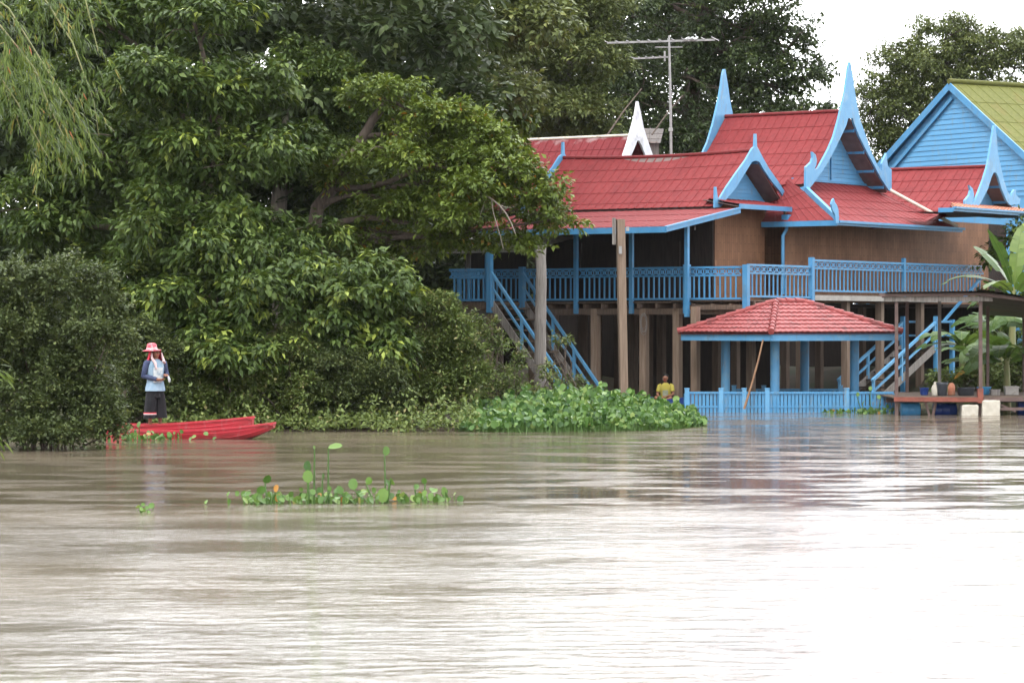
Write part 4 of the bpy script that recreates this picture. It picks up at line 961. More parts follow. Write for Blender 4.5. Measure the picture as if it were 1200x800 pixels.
def loft_part(name, rings, mat, parent, place, n=18, cap=False, fold=0):
    m = MB(); rr = []
    for i, (x, y, z, rx, ry) in enumerate(rings):
        rr.append([place @ Vector((x+rx*math.cos(2*math.pi*k/n)*(1+fold*math.sin(5*k+i)), y+ry*math.sin(2*math.pi*k/n)*(1+fold*math.cos(3*k+i*1.7)), z+fold*.1*math.sin(2*k+i))) for k in range(n)])
    m.loft(rr, cap); return m.build(name, M[mat], parent)
M['shirt'] = pmat('light_blue_grey_shirt', (.20,.31,.42), (.29,.39,.49), rough=.8, scale=9, bump=.3)
M['print'] = pmat('white_print_cloth', (.50,.55,.58), (.62,.66,.68), rough=.8, scale=14, c3=(.3,.38,.45), s3=10, t3=(.5,.6))
M['navy'] = pmat('navy_cloth', (.030,.042,.095), (.055,.07,.135), rough=.85, scale=9, bump=.3)
M['blackcloth'] = pmat('black_cloth', (.004,.0045,.007), (.009,.0095,.013), rough=.85, scale=8, bump=.3)
M['hatred'] = pmat('red_pink_cloth', (.50,.06,.09), (.60,.14,.17), rough=.8, scale=16, c3=(.62,.45,.46), s3=9, t3=(.52,.6))
M['scarf'] = pmat('bright_red_cloth', (.60,.02,.04), (.68,.04,.07), rough=.8, scale=9)
M['whitecloth'] = pmat('pale_pink_cloth', (.55,.36,.37), (.68,.52,.52), rough=.85, scale=20)
M['yellow'] = pmat('yellow_cloth', (.36,.31,.05), (.44,.38,.08), rough=.85, scale=9, bump=.3)
M['greycloth'] = pmat('grey_print_cloth', (.22,.24,.16), (.3,.32,.24), rough=.85, scale=9)
def hand(j, e, side, wrist, d, palm_n, r=.009):
    """palm + five unequal, slightly curled fingers as branches of the body"""
    w = Vector(wrist); d = Vector(d).normalized(); pn = Vector(palm_n).normalized(); x = d.cross(pn).normalized()
    c = w+d*.05; j[side+'palm'] = (*c, (.034, .018)); e.append((side+'wrist', side+'palm'))
    for i, (o, L) in enumerate(((-.027, .062), (-.009, .072), (.009, .068), (.026, .052))):
        a = c+d*.04+x*o; b = a+d*L*.5+pn*.012; t = b+d*L*.3+pn*.028
        for k, p in (('a', a), ('b', b), ('c', t)): j[f'{side}f{i}{k}'] = (*p, r if k != 'c' else r*.8)
        e += [(side+'palm', f'{side}f{i}a'), (f'{side}f{i}a', f'{side}f{i}b'), (f'{side}f{i}b', f'{side}f{i}c')]
    a = c-x*.035+pn*.01; b = a+d*.03-x*.012+pn*.02
    j[side+'ta'] = (*a, r*1.1); j[side+'tb'] = (*b, r*.95); e += [(side+'palm', side+'ta'), (side+'ta', side+'tb')]
def face(root, place, c, turn=0.0):
    q = place @ Matrix.Translation(Vector(c)) @ Matrix.Rotation(turn, 4, 'Z')
    for sx in (-1, 1):
        m = MB(); m.tube([q @ Vector((sx*.034-.012, -.094, .012)), q @ Vector((sx*.034+.012, -.094, .012))], .006, 6); m.build('eye', M['hair'], root)
    m = MB(); m.tube([q @ Vector((-.022, -.09, -.055)), q @ Vector((0, -.096, -.057)), q @ Vector((.022, -.09, -.055))], .006, 6); m.build('mouth', M['scarf'], root)
# --- standing fisher
base = Vector((XX(182, YA), YA, .17)); place = Matrix.Translation(base) @ Matrix.Rotation(R(30), 4, 'Z')
p1 = thing('person', 'person standing in red boat, pink-red hat and scarf, blue shirt, black shorts', 'person', base)
J = {'pelvis': (0,0,.93,(.13,.10)), 'spine': (0,0,1.1,(.125,.095)), 'chest': (0,-.005,1.30,(.14,.10)), 'neckb': (0,.0,1.44,.07), 'neck': (0,-.01,1.50,.05), 'jaw': (.005,-.03,1.555,(.06,.07)), 'head': (.005,-.015,1.64,(.078,.095)), 'crown': (.005,-.0,1.71,(.06,.075)),
     'nose': (.02,-.118,1.615,.015), 'earl': (-.085,0,1.61,.016), 'earr': (.09,0,1.61,.016),
     'lhip': (-.095,0,.86,.10), 'lknee': (-.115,-.015,.48,.062), 'lcalf': (-.115,.02,.34,.056), 'lankle': (-.11,.02,.09,.036), 'lheel': (-.11,.03,.04,.035), 'ltoe': (-.125,-.15,.03,(.04,.022)),
     'rhip': (.095,0,.86,.10), 'rknee': (.12,-.015,.48,.062), 'rcalf': (.12,.02,.34,.056), 'rankle': (.12,.02,.09,.036), 'rheel': (.12,.03,.04,.035), 'rtoe': (.14,-.15,.03,(.04,.022)),
     'lsh': (-.185,0,1.39,.062), 'lelbow': (-.265,.03,1.12,.042), 'lwrist': (-.03,-.20,1.045,.028), 'rsh': (.185,0,1.39,.062), 'relbow': (.265,.02,1.12,.042), 'rwrist': (.19,-.21,1.13,.028)}
E = [('pelvis','spine'),('spine','chest'),('chest','neckb'),('neckb','neck'),('neck','jaw'),('jaw','head'),('head','crown'),('head','nose'),('head','earl'),('head','earr'),
     ('pelvis','lhip'),('lhip','lknee'),('lknee','lcalf'),('lcalf','lankle'),('lankle','lheel'),('lheel','ltoe'),('pelvis','rhip'),('rhip','rknee'),('rknee','rcalf'),('rcalf','rankle'),('rankle','rheel'),('rheel','rtoe'),
     ('chest','lsh'),('lsh','lelbow'),('lelbow','lwrist'),('chest','rsh'),('rsh','relbow'),('relbow','rwrist')]
hand(J, E, 'l', J['lwrist'][:3], (.95, -.2, -.05), (.1, .5, .4)); hand(J, E, 'r', J['rwrist'][:3], (-.55, -.5, .1), (-.2, .5, -.5))
skin('body', J, E, 'skin', p1, place)
face(p1, place, (.005, -.015, 1.62))
sh = loft_part('shirt', [(0,0,.80,.222,.175),(0,0,.86,.216,.17),(0,0,1.0,.18,.138),(0,0,1.15,.175,.13),(0,-.005,1.30,.195,.14),(0,0,1.39,.20,.125),(0,0,1.435,.13,.10),(0,-.005,1.475,.075,.072)], 'shirt', p1, place, 22, fold=.02)
for q, sd_ in (('l', -1), ('r', 1)):
    a, b, c = Vector(J[q+'sh'][:3]), Vector(J[q+'elbow'][:3]), Vector(J[q+'wrist'][:3])
    m = MB(); m.tube([place @ v for v in (a-Vector((sd_*.04, 0, -.01)), a, a.lerp(b, .5), b, b.lerp(c, .45), b.lerp(c, .93))], [.078, .082, .07, .062, .056, .046], 12); m.build('sleeve', M['navy'], p1)
m = MB(); pts = [place @ Vector(v) for v in ((-.10,-.158,.98),(.085,-.158,.98),(.09,-.166,1.16),(.10,-.172,1.30),(-.10,-.172,1.30),(-.105,-.166,1.16))]
m.add(pts+[p+place.to_3x3() @ Vector((0, .03, 0)) for p in pts], [(0,1,2,5),(5,2,3,4),(0,6,7,1),(1,7,8,2),(2,8,9,3),(3,9,10,4),(4,10,11,5),(5,11,6,0)]); m.build('print_panel', M['print'], sh)
loft_part('shorts', [(0,0,.92,.15,.115),(0,0,.86,.175,.135),(0,.0,.74,.198,.146),(0,0,.66,.205,.148)], 'blackcloth', p1, place, 20, fold=.02)
for sx in (-1, 1):
    lg = loft_part('shorts_leg', [(sx*.09,0,.72,.115,.14),(sx*.108,0,.5,.125,.135),(sx*.118,0,.28,.14,.135),(sx*.12,0,.225,.145,.138)], 'blackcloth', p1, place, 16, fold=.02)
    if sx < 0:
        loft_part('hem_stripe', [(sx*.118,0,.30,.1425,.139),(sx*.118,0,.325,.1405,.138)], 'whitecloth', lg, place, 16); loft_part('hem_stripe', [(sx*.118,0,.328,.1415,.139),(sx*.118,0,.345,.139,.138)], 'scarf', lg, place, 16)
hp_ = place @ Matrix.Translation((.005, -.01, 0)) @ Matrix.Rotation(R(-3), 4, 'Y')
hat = loft_part('hat', [(0,0,1.655,.195,.21),(0,0,1.668,.20,.215),(0,0,1.678,.13,.145),(0,0,1.70,.112,.125),(0,0,1.77,.105,.118),(0,0,1.805,.09,.10),(0,0,1.82,.05,.06),(0,0,1.822,.004,.004)], 'hatred', p1, hp_, 24)
loft_part('hat_band', [(0,0,1.69,.119,.132),(0,0,1.725,.114,.127)], 'whitecloth', hat, hp_, 24)
m = MB()   # scarf: hood behind the head, over the shoulders
for rings in ([(math.radians(a_), None) for a_ in (0,)],):
    rr = []
    for z, r, r2, op in ((1.665, .125, .13, 1.0), (1.58, .15, .135, 1.05), (1.50, .17, .14, 1.0), (1.43, .205, .145, .95), (1.39, .22, .15, .85)):
        rr.append([place @ Vector((r*math.sin(g), r2*math.cos(g)+.005, z-.02*abs(math.sin(2*g)))) for g in np.linspace(-math.pi*op*.62, math.pi*op*.62, 17)])
    n_ = 17; vs = [p for r in rr for p in r]; m.add(vs, [(i*n_+k, i*n_+k+1, (i+1)*n_+k+1, (i+1)*n_+k) for i in range(4) for k in range(16)], True)
sc_ = m.build('scarf', M['scarf'], p1)
m = MB()
for x0, x1, zz in ((-.105, -.075, 1.27), (.12, .135, 1.44)):
    m.tube([place @ Vector(v) for v in ((x0, -.05, 1.61), (x0*1.1, -.09, 1.50), (x1, -.165, 1.40), (x1*.7, -.185, zz))], [.015, .026, .032, .018], 8)
m.build('scarf_end', M['whitecloth'], sc_)
m = MB(); m.tube([place @ Vector(v) for v in ((.17, -.29, 1.12), (.19, -.30, 1.05), (.2, -.29, .99))], [.015, .03, .018], 8); tag(m.build('plastic_bag', M['print']), 'small pale bag held by the fisher standing in the red boat', 'bag')
# --- seated person in yellow
base2 = Vector((XX(780, YC), YC-.02, .16)); pl2 = Matrix.Translation(base2) @ Matrix.Rotation(R(-15), 4, 'Z')
p2 = thing('person', 'person in a yellow shirt sitting low in the blue boat between the stilts', 'person', base2)
J = {'pelvis': (0,.05,.07,(.13,.10)), 'spine': (0,.04,.22,(.12,.09)), 'chest': (0,.01,.42,(.13,.095)), 'neckb': (0,-.01,.54,.06), 'neck': (0,-.02,.60,.045), 'jaw': (0,-.05,.645,.06), 'head': (0,-.035,.72,(.075,.09)), 'crown': (0,-.02,.78,(.058,.07)), 'nose': (0,-.135,.70,.014), 'earl': (-.085,-.03,.70,.015), 'earr': (.085,-.03,.70,.015),
     'lhip': (-.1,.0,.07,.085), 'lknee': (-.24,-.34,.16,.055), 'lankle': (-.02,-.38,.05,.036), 'ltoe': (.10,-.42,.04,.03), 'rhip': (.1,.0,.07,.085), 'rknee': (.24,-.34,.16,.055), 'rankle': (.02,-.30,.04,.036), 'rtoe': (-.1,-.30,.04,.03),
     'lsh': (-.17,.01,.48,.055), 'lelbow': (-.24,-.03,.23,.04), 'lwrist': (-.13,-.22,.17,.027), 'rsh': (.17,.01,.48,.055), 'relbow': (.24,-.05,.24,.04), 'rwrist': (.10,-.24,.19,.027)}
E = [('pelvis','spine'),('spine','chest'),('chest','neckb'),('neckb','neck'),('neck','jaw'),('jaw','head'),('head','crown'),('head','nose'),('head','earl'),('head','earr'),('pelvis','lhip'),('lhip','lknee'),('lknee','lankle'),('lankle','ltoe'),('pelvis','rhip'),('rhip','rknee'),('rknee','rankle'),('rankle','rtoe'),('chest','lsh'),('lsh','lelbow'),('lelbow','lwrist'),('chest','rsh'),('rsh','relbow'),('relbow','rwrist')]
hand(J, E, 'l', J['lwrist'][:3], (.7, -.6, -.1), (.2, .1, -.8)); hand(J, E, 'r', J['rwrist'][:3], (-.6, -.6, -.1), (-.2, .1, -.8))
skin('body', J, E, 'skin', p2, pl2); face(p2, pl2, (0, -.04, .705))
loft_part('shirt', [(0,.05,.05,.16,.13),(0,.045,.18,.155,.125),(0,.02,.38,.165,.125),(0,.005,.48,.165,.11),(0,-.005,.53,.11,.085),(0,-.015,.57,.062,.06)], 'yellow', p2, pl2, 18, fold=.02)
m = MB(); pts = [pl2 @ Vector(v) for v in ((-.06,-.13,.2),(.1,-.13,.2),(.1,-.135,.36),(-.06,-.135,.36))]; m.add(pts+[p+Vector((0, .03, 0)) for p in pts], [(0,1,2,3),(0,4,5,1),(1,5,6,2),(2,6,7,3),(3,7,4,0)]); m.build('print_panel', M['greycloth'], p2)
for q, sd_ in (('l', -1), ('r', 1)):
    a, b = Vector(J[q+'sh'][:3]), Vector(J[q+'elbow'][:3]); m = MB(); m.tube([pl2 @ v for v in (a-Vector((sd_*.04, 0, -.01)), a, a.lerp(b, .65))], [.07, .073, .066], 12); m.build('sleeve', M['yellow'], p2)
loft_part('shorts', [(0,.05,.10,.165,.14),(0,.03,.02,.19,.17)], 'blackcloth', p2, pl2, 16)
loft_part('hair', [(0,.005,.735,.086,.082),(0,-.008,.77,.084,.092),(0,-.012,.80,.070,.082),(0,-.015,.825,.04,.05),(0,-.015,.83,.004,.004)], 'hair', p2, pl2, 16)
# ------------------------------------------------------------------ GROUND AND RIVER
def sstep(a, b, x):
    t = np.clip((x-a)/(b-a), 0, 1); return t*t*(3-2*t)
def ground_h(X, Y):
    z = np.full_like(X, -1.1)
    near = .8*(1-sstep(3.0, 8.5, Y)); z = z+(near+1.1)*(1-sstep(3.0, 8.5, Y))*(Y < 9)
    left = 1-sstep(-3.4, -1.3, X); right = sstep(11.2, 13.2, X)
    lb = sstep(66.2, 72, Y)*2.2+sstep(72, 100, Y)*.7; mb_ = sstep(92, 98, Y)*2.1; rb = sstep(83.2, 87.5, Y)*1.6+sstep(88, 100, Y)*.5
    b = lb*left+rb*right+mb_*np.clip(1-left-right, 0, 1)
    z = z+np.where(Y > 20, b, 0)
    z = z+.06*np.sin(X*1.3+Y*.7)*np.sin(Y*.9-X*.4)
    return z
gx = np.concatenate([[-600, -250, -120, -80], np.arange(-60, 61, 1.0), [80, 120, 250, 600]])
gy = np.concatenate([[-300, -60, -15], np.arange(-6, 20, .8), np.arange(20, 64, 4), np.arange(64, 126, .9), [135, 160, 220, 400, 700]])
XXg, YYg = np.meshgrid(gx, gy); ZZg = ground_h(XXg, YYg)
m = MB(); nx = len(gx)
m.add([(float(a), float(b), float(c)) for a, b, c in zip(XXg.ravel(), YYg.ravel(), ZZg.ravel())], [(j*nx+i, j*nx+i+1, (j+1)*nx+i+1, (j+1)*nx+i) for j in range(len(gy)-1) for i in range(nx-1)], True)
M['ground'] = pmat('river_bank_soil', (.045,.034,.022), (.07,.054,.034), rough=.9, scale=1.2, bump=.6, bscale=9, c3=(.03,.045,.016), s3=.5, t3=(.45,.6))
g = m.build('ground', M['ground'], None, Vector((0, 0, 0))); g['kind'] = 'structure'

def watermat():
    m, nt, out = new_mat('muddy_river'); L = nt.links.new
    b = N(nt, 'ShaderNodeBsdfPrincipled'); L(b.outputs[0], out.inputs[0])
    b.inputs['IOR'].default_value = 1.333; b.inputs['Specular IOR Level'].default_value = .5
    tc = N(nt, 'ShaderNodeTexCoord')
    def noise(scale, sx=1, sy=1, detail=3, rough=.5, dist=0):
        mp = N(nt, 'ShaderNodeMapping'); mp.inputs['Scale'].default_value = (sx, sy, 1); L(tc.outputs['Object'], mp.inputs[0])
        n = N(nt, 'ShaderNodeTexNoise'); n.inputs['Scale'].default_value = scale; n.inputs['Detail'].default_value = detail; n.inputs['Roughness'].default_value = rough; n.inputs['Distortion'].default_value = dist
        L(mp.outputs[0], n.inputs['Vector']); return n.outputs['Fac']
    def math_(op, a, b_):
        n = N(nt, 'ShaderNodeMath', operation=op)
        for i, v in enumerate((a, b_)):
            if isinstance(v, (int, float)): n.inputs[i].default_value = v
            else: L(v, n.inputs[i])
        return n.outputs[0]
    def mr(v, a, b_, c=0., d=1., smooth=True):
        n = N(nt, 'ShaderNodeMapRange'); n.interpolation_type = 'SMOOTHSTEP' if smooth else 'LINEAR'
        for k, x in zip(('From Min', 'From Max', 'To Min', 'To Max'), (a, b_, c, d)): n.inputs[k].default_value = x
        L(v, n.inputs['Value']); return n.outputs[0]
    sx = N(nt, 'ShaderNodeSeparateXYZ'); L(tc.outputs['Object'], sx.inputs[0])
    # wind-ruffled reach this side of a current line about 39 m out, broken by slicks
    edge = math_('ADD', sx.outputs[1], math_('MULTIPLY', math_('SUBTRACT', noise(.16, 1, .7, 4), .5), 6.5))
    edge = math_('ADD', edge, math_('MULTIPLY', sx.outputs[0], -.10))
    ruf = mr(edge, WATER['e0'], WATER['e1'], 1, 0)
    slick = mr(noise(.55, .5, 1.0, 6, .6), .36, .62, 0, 1)
    streak = mr(noise(.8, .55, 1.2, 5, .6), .43, .57, 0, 1)
    far = math_('MULTIPLY', streak, WATER['far'])
    amt = math_('MAXIMUM', math_('MULTIPLY', ruf, math_('ADD', .55, math_('MULTIPLY', slick, .45))), far)
    h = math_('ADD', math_('MULTIPLY', noise(1.1, .6, 1.2, 2), .22), math_('ADD', math_('MULTIPLY', noise(4.6, .5, 1.2, 3), .21), math_('MULTIPLY', noise(15, .45, 1.2, 3), .07)))
    bp = N(nt, 'ShaderNodeBump'); bp.inputs['Distance'].default_value = 1.0; L(h, bp.inputs['Height'])
    L(math_('ADD', WATER['b0'], math_('MULTIPLY', amt, WATER['b1'])), bp.inputs['Strength']); L(bp.outputs[0], b.inputs['Normal'])
    L(math_('ADD', WATER['r0'], math_('MULTIPLY', amt, WATER['r1'])), b.inputs['Roughness'])
    mud = N(nt, 'ShaderNodeMix', data_type='RGBA'); L(mr(noise(.25, .5, 1, 5), .35, .65), mud.inputs['Factor']); mud.inputs[6].default_value = (.10, .080, .058, 1); mud.inputs[7].default_value = (.135, .108, .078, 1)
    L(mud.outputs[2], b.inputs['Base Color'])
    return m
WATER = dict(e0=37.2, e1=39.6, far=.9, b0=.018, b1=.13, r0=.07, r1=.12)
M['water'] = watermat()
m = MB(); m.add([(-300, -4, 0), (300, -4, 0), (300, 160, 0), (-300, 160, 0)], [(0,1,2,3)]); w = m.build('river', M['water'], None, Vector((0, 0, 0))); w['kind'] = 'structure'

# ------------------------------------------------------------------ TREES
def gz_(px, Y): return (XX(px, Y), Y, float(ground_h(np.array([XX(px, Y)]), np.array([float(Y)]))[0])-.1)
B = lambda Y, lst, dz=None: [pblob(*q, Y+(q2[0] if q2 else 0), dz) for q, q2 in [((a[0], a[1], a[2], a[3]), a[4:]) for a in lst]]
TG = 'trees on the left bank'
tree('broadleaf_tree', 'large dark broad-leaved tree filling the left bank behind the standing fisher', 'tree', 11, gz_(215, 74),
     B(73, [(110,20,90,55,1),(225,20,80,45),(180,105,90,55,-1),(275,105,80,50,0),(255,185,95,50,-1),(130,190,85,60,1),(345,175,45,35,.5),(225,265,95,50,-1.5),(325,290,80,50,-1),(60,120,80,70,2),(60,260,80,70,2),(150,330,80,60,1)]),
     4600, 12, .40, (.15,.27), .42, .4, 'leaf_dark', trunk=[gz_(215, 74), P(230, 300, 74.5), P(255, 120, 74)], tr=.28, young=.07, subk=9, rel=(.3,.5), flat=.6, group=TG)
tree('broadleaf_tree', 'lower broad-leaved tree with drooping dark leaves and yellow-green shoots right of the fisher', 'tree', 12, gz_(345, 70.5),
     B(70, [(235,350,70,50),(330,350,80,50,-.5),(415,350,65,45,-.3),(300,415,85,45,-.8),(400,410,75,40,-.3),(440,330,40,32,.5),(205,420,60,50,.3),(445,385,40,40,0),(255,300,60,30,0)]),
     2400, 12, .38, (.15,.26), .42, .5, 'leaf_dark', trunk=[gz_(345, 70.5), P(350, 420, 70.6), P(340, 340, 70)], tr=.16, young=.13, subk=9, rel=(.3,.5), flat=.6, group=TG)
tree('round_crown_tree', 'fine-leaved tree with domed dark crown between the large dark tree and leaning tree', 'tree', 13, gz_(330, 79),
     B(78.5, [(355,85,60,45),(405,120,55,50),(330,130,50,50,.5),(390,180,60,45),(340,200,50,50,.5),(420,230,50,50,1)]),
     2300, 12, .32, (.10,.17), .5, .25, 'leaf_mid', trunk=[gz_(330, 79), P(328, 230, 79), P(345, 120, 79)], tr=.24, young=.03, subk=14, rel=(.22,.36), bark='pale_bark', group=TG)
tree('leaning_tree', 'bright green fine-leaved tree leaning right over the veranda, its bare limb showing', 'tree', 14, gz_(350, 75),
     B(74.5, [(450,115,52,28),(515,140,60,28,-.3),(560,165,50,32),(475,185,75,34,-.6),(560,215,80,38,-.8),(620,225,50,36,-.4),(645,258,36,32,-.2),(602,285,42,16,0),(525,250,65,34,-.6),(455,240,55,32,.2),(400,205,40,32,.2),(545,282,44,18,.2),(490,290,45,25,.6),(430,285,45,30,.6),(590,180,40,26,.2)]),
     3900, 11, .30, (.11,.19), .5, .2, 'leaf_bright', trunk=[gz_(350, 75), P(352, 300, 75), P(400, 190, 75), P(452, 122, 74.6)], tr=.2, young=.05, subk=13, rel=(.24,.4), flat=.65, shell=(.5,1.1), group=TG)
tree('broadleaf_tree', 'tall pale broad-leaved tree with loose crown standing behind the leaning tree', 'tree', 15, gz_(500, 96),
     B(95, [(455,30,70,50),(545,50,75,60),(620,25,60,55),(430,95,40,40),(590,110,55,40),(500,110,55,35),(480,-30,80,40)]),
     2600, 10, .5, (.17,.30), .55, .4, 'leaf_far', trunk=[gz_(455, 96), P(465, 150, 96), P(510, 40, 95)], tr=.22, young=.12, subk=9, bark='pale_bark', tvar=.3, group='trees behind the houses')
tree('broadleaf_tree', 'young bright-leaved tree with large fresh leaves showing just above the worn red roof', 'tree', 18, gz_(585, 97),
     B(96.5, [(575,125,28,22),(610,140,20,20),(545,135,22,18),(590,165,30,20)]),
     240, 8, .3, (.2,.34), .6, .3, 'leaf_bright', trunk=[gz_(585, 97), P(588, 200, 97), P(582, 130, 96.5)], tr=.09, young=.1, subk=6, group='trees behind the houses')
tree('dense_tree', 'olive-green dense tree beyond the worn red roof, left of the antenna', 'tree', 16, gz_(650, 112),
     B(110, [(640,20,70,60),(680,70,60,50),(620,90,55,50),(660,130,65,45),(600,150,60,40),(690,160,40,25),(700,0,60,50)]),
     3800, 12, .45, (.13,.23), .5, .2, 'leaf_far', trunk=[gz_(650, 112), P(660, 200, 112), P(660, 60, 110)], tr=.35, young=.04, subk=14, rel=(.25,.4), bark='pale_bark', group='trees behind the houses')
tree('dense_tree', 'tallest dark tree behind the antenna, sky showing through its right edge', 'tree', 17, gz_(800, 120),
     B(117, [(740,20,75,60),(830,10,80,60),(905,25,55,55),(945,90,38,45),(880,80,60,40),(800,90,80,60),(730,110,60,60),(900,145,70,32),(820,160,80,40),(760,170,60,40),(955,140,30,30),(870,-40,80,40),(925,55,40,40),(940,165,45,28),(900,100,50,40),(850,60,60,40)]),
     5600, 12, .45, (.13,.23), .5, .35, 'leaf_fardark', trunk=[gz_(800, 120), P(805, 160, 120), P(825, 30, 117)], tr=.45, young=.03, subk=12, rel=(.22,.38), twigs=2, group='trees behind the houses')
tree('spreading_tree', 'pale feathery tree against the white sky behind the green-roofed blue house', 'tree', 19, gz_(1095, 135),
     B(132, [(1060,70,50,28),(1110,45,50,30),(1155,60,50,35),(1190,80,50,40),(1045,115,55,38),(1100,110,60,40),(1025,160,45,38),(1070,170,55,40),(1160,120,60,40),(1210,60,40,40),(1030,125,45,40),(1060,150,60,45),(1085,85,60,40),(1120,30,30,18),(1130,90,60,45),(1015,195,30,30)]),
     6000, 11, .5, (.12,.22), .45, .25, 'leaf_far', trunk=[gz_(1095, 135), P(1095, 180, 135), P(1110, 70, 132)], tr=.38, young=.06, subk=14, rel=(.2,.34), shell=(.4,1.15), twigs=2, group='trees behind the houses')
# far wood closing the view between and below the crowns
rng = np.random.default_rng(40)
wb = [pblob(x, y, 75, 60, Yw, 5) for x, y, Yw in [(x+rng.uniform(-20, 20), y+rng.uniform(-10, 10), 150+rng.uniform(-6, 6)) for x in range(-120, 900, 85) for y in (-40, 60, 170, 280, 360) if not (x > 830 and y < 100)]]+[pblob(x, y, 80, 50, 150, 5) for x in range(900, 1330, 85) for y in (240, 320, 370)]
sbw = sub_blobs(rng, wb, 6, (.3,.45)); pos, out = clusters(rng, sbw, 5200)
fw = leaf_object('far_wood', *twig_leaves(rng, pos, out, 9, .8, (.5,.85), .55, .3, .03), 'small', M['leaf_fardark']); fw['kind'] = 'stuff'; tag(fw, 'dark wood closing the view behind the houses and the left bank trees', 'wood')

# thicket under the left bank trees
def mass(name, label, seed, spots, n, per, spread, Lr, mat, sub=7, rel=(.3,.45)):
    rng = np.random.default_rng(seed); bl = []
    for x, y, Yw, rx, ry, dz in spots: bl.append(pblob(x+rng.uniform(-.25, .25)*rx, y+rng.uniform(-.2, .2)*ry, rx, ry, Yw+rng.uniform(-1.5, 1.5), dz))
    sb = sub_blobs(rng, bl, sub, rel); pos, out = clusters(rng, sb, n); o = leaf_object(name, *twig_leaves(rng, pos, out, per, spread, Lr, .5, .35, .02), 'small', M[mat]); tag(o, label, None, None, 'stuff'); return o
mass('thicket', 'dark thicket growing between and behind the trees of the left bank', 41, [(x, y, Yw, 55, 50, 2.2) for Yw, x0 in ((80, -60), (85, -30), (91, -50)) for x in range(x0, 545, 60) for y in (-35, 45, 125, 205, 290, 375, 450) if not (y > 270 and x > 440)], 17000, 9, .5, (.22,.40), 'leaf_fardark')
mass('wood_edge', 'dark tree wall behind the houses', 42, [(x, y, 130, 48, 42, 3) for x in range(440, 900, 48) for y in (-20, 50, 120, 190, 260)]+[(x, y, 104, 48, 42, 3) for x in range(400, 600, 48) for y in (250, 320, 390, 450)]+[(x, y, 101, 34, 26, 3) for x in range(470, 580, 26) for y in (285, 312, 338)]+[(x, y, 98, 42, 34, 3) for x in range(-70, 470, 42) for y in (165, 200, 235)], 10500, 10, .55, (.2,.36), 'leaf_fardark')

# bare twigs in the leaning tree
m = MB(); rng2 = np.random.default_rng(3)
l1 = limb(rng2, m, P(556, 222, 73.2), P(604, 274, 72.9), .035, .012, 6, .06); l2 = limb(rng2, m, l1[3], P(600, 244, 72.9), .016, .006, 4); limb(rng2, m, l1[2], P(590, 292, 72.8), .016, .006, 4); limb(rng2, m, l1[1], P(562, 262, 73), .016, .006, 4)
lt = [o for o in bpy.data.objects if o.name.startswith('leaning_tree')][0]
m.build('bare_branch', M['pale_bark'], lt)
m = MB(); m.tube([P(712, 158, 106), P(731, 130, 106.5), P(752, 104, 107)], [.035, .028, .02], 6); m.tube([P(764, 158, 107), P(784, 130, 107.5), P(800, 112, 108)], [.03, .025, .02], 6)
m.build('bare_branch', M['bark'], [o for o in bpy.data.objects if o.get('label', '').startswith('tallest dark tree')][0])

# ------------------------------------------------------------------ BAMBOO (hangs in from the left, nearest)
rng = np.random.default_rng(50); Yb_ = 49
bo = thing('bamboo', 'yellow-green bamboo drooping in from the upper left edge of the river', 'bamboo', (XX(-170, Yb_), Yb_+1, -.5))
m = MB(); nodes = []
for k, (x0, pts) in enumerate(((-170, [(-150,300),(-120,80),(-60,-40),(10,10),(60,90),(100,150),(118,185)]), (-190, [(-160,280),(-110,60),(-40,-60),(40,-20),(85,50),(110,120),(116,160)]), (-150, [(-140,300),(-110,120),(-60,40),(-20,60),(20,120),(48,170),(60,190)]), (-200, [(-180,200),(-100,-20),(0,-70),(60,-50),(100,0),(115,60)]), (-180, [(-150,250),(-110,90),(-50,10),(0,30),(40,80),(60,130),(75,160)]))):
    Yk = Yb_+rng.uniform(-.8, .8); pp = [Vector((XX(x0, Yk), Yk, -.6))]+[P(x, y, Yk+rng.uniform(-.2, .2)) for x, y in pts]
    m.tube(pp, [.03-.0035*i for i in range(len(pp))], 7)
    for i in range(2, len(pp)-1):
        for u in np.linspace(0, 1, 7)[:-1]: nodes.append(np.array(pp[i].lerp(pp[i+1], u)))
m.build('culm', M['pstem'], bo)
nodes = np.array([q for q in nodes if 600+q[0]/q[1]*F < 92 and 383-(q[2]-H)/q[1]*F < 165]); n_ = 300; per = 19; idx = rng.integers(0, len(nodes), n_)
c = nodes[idx]+rng.normal(size=(n_, 3))*np.array([.2, .3, .2])-np.array([0, 0, .05])
hdir = rng.normal(size=(n_, 1, 3))*np.array([.7, .8, .15])+np.array([.5, -.1, -.75]); hdir /= np.linalg.norm(hdir, axis=-1, keepdims=True)
al = rng.random((n_, per, 1))*.62
Pn = (c[:, None]+hdir*al+np.array([0, 0, -.45])*al**2+rng.normal(size=(n_, per, 3))*.025).reshape(-1, 3)
D = (hdir*.5+rng.normal(size=(n_, per, 3))*.33+np.array([.05, 0, -.8])).reshape(-1, 3)
U = (rng.normal(size=(n_, per, 3))*.5+np.array([.4, -.6, .6])).reshape(-1, 3)
L = rng.uniform(.11, .23, n_*per)
t = np.clip(np.repeat(rng.normal(.5, .2, n_), per)+rng.normal(0, .16, n_*per), 0, .97); t[rng.random(len(t)) < .003] = 1
leaf_object('foliage', Pn, D, U, L, L*.11, t, 'blade', M['leaf_bamboo'], bo)
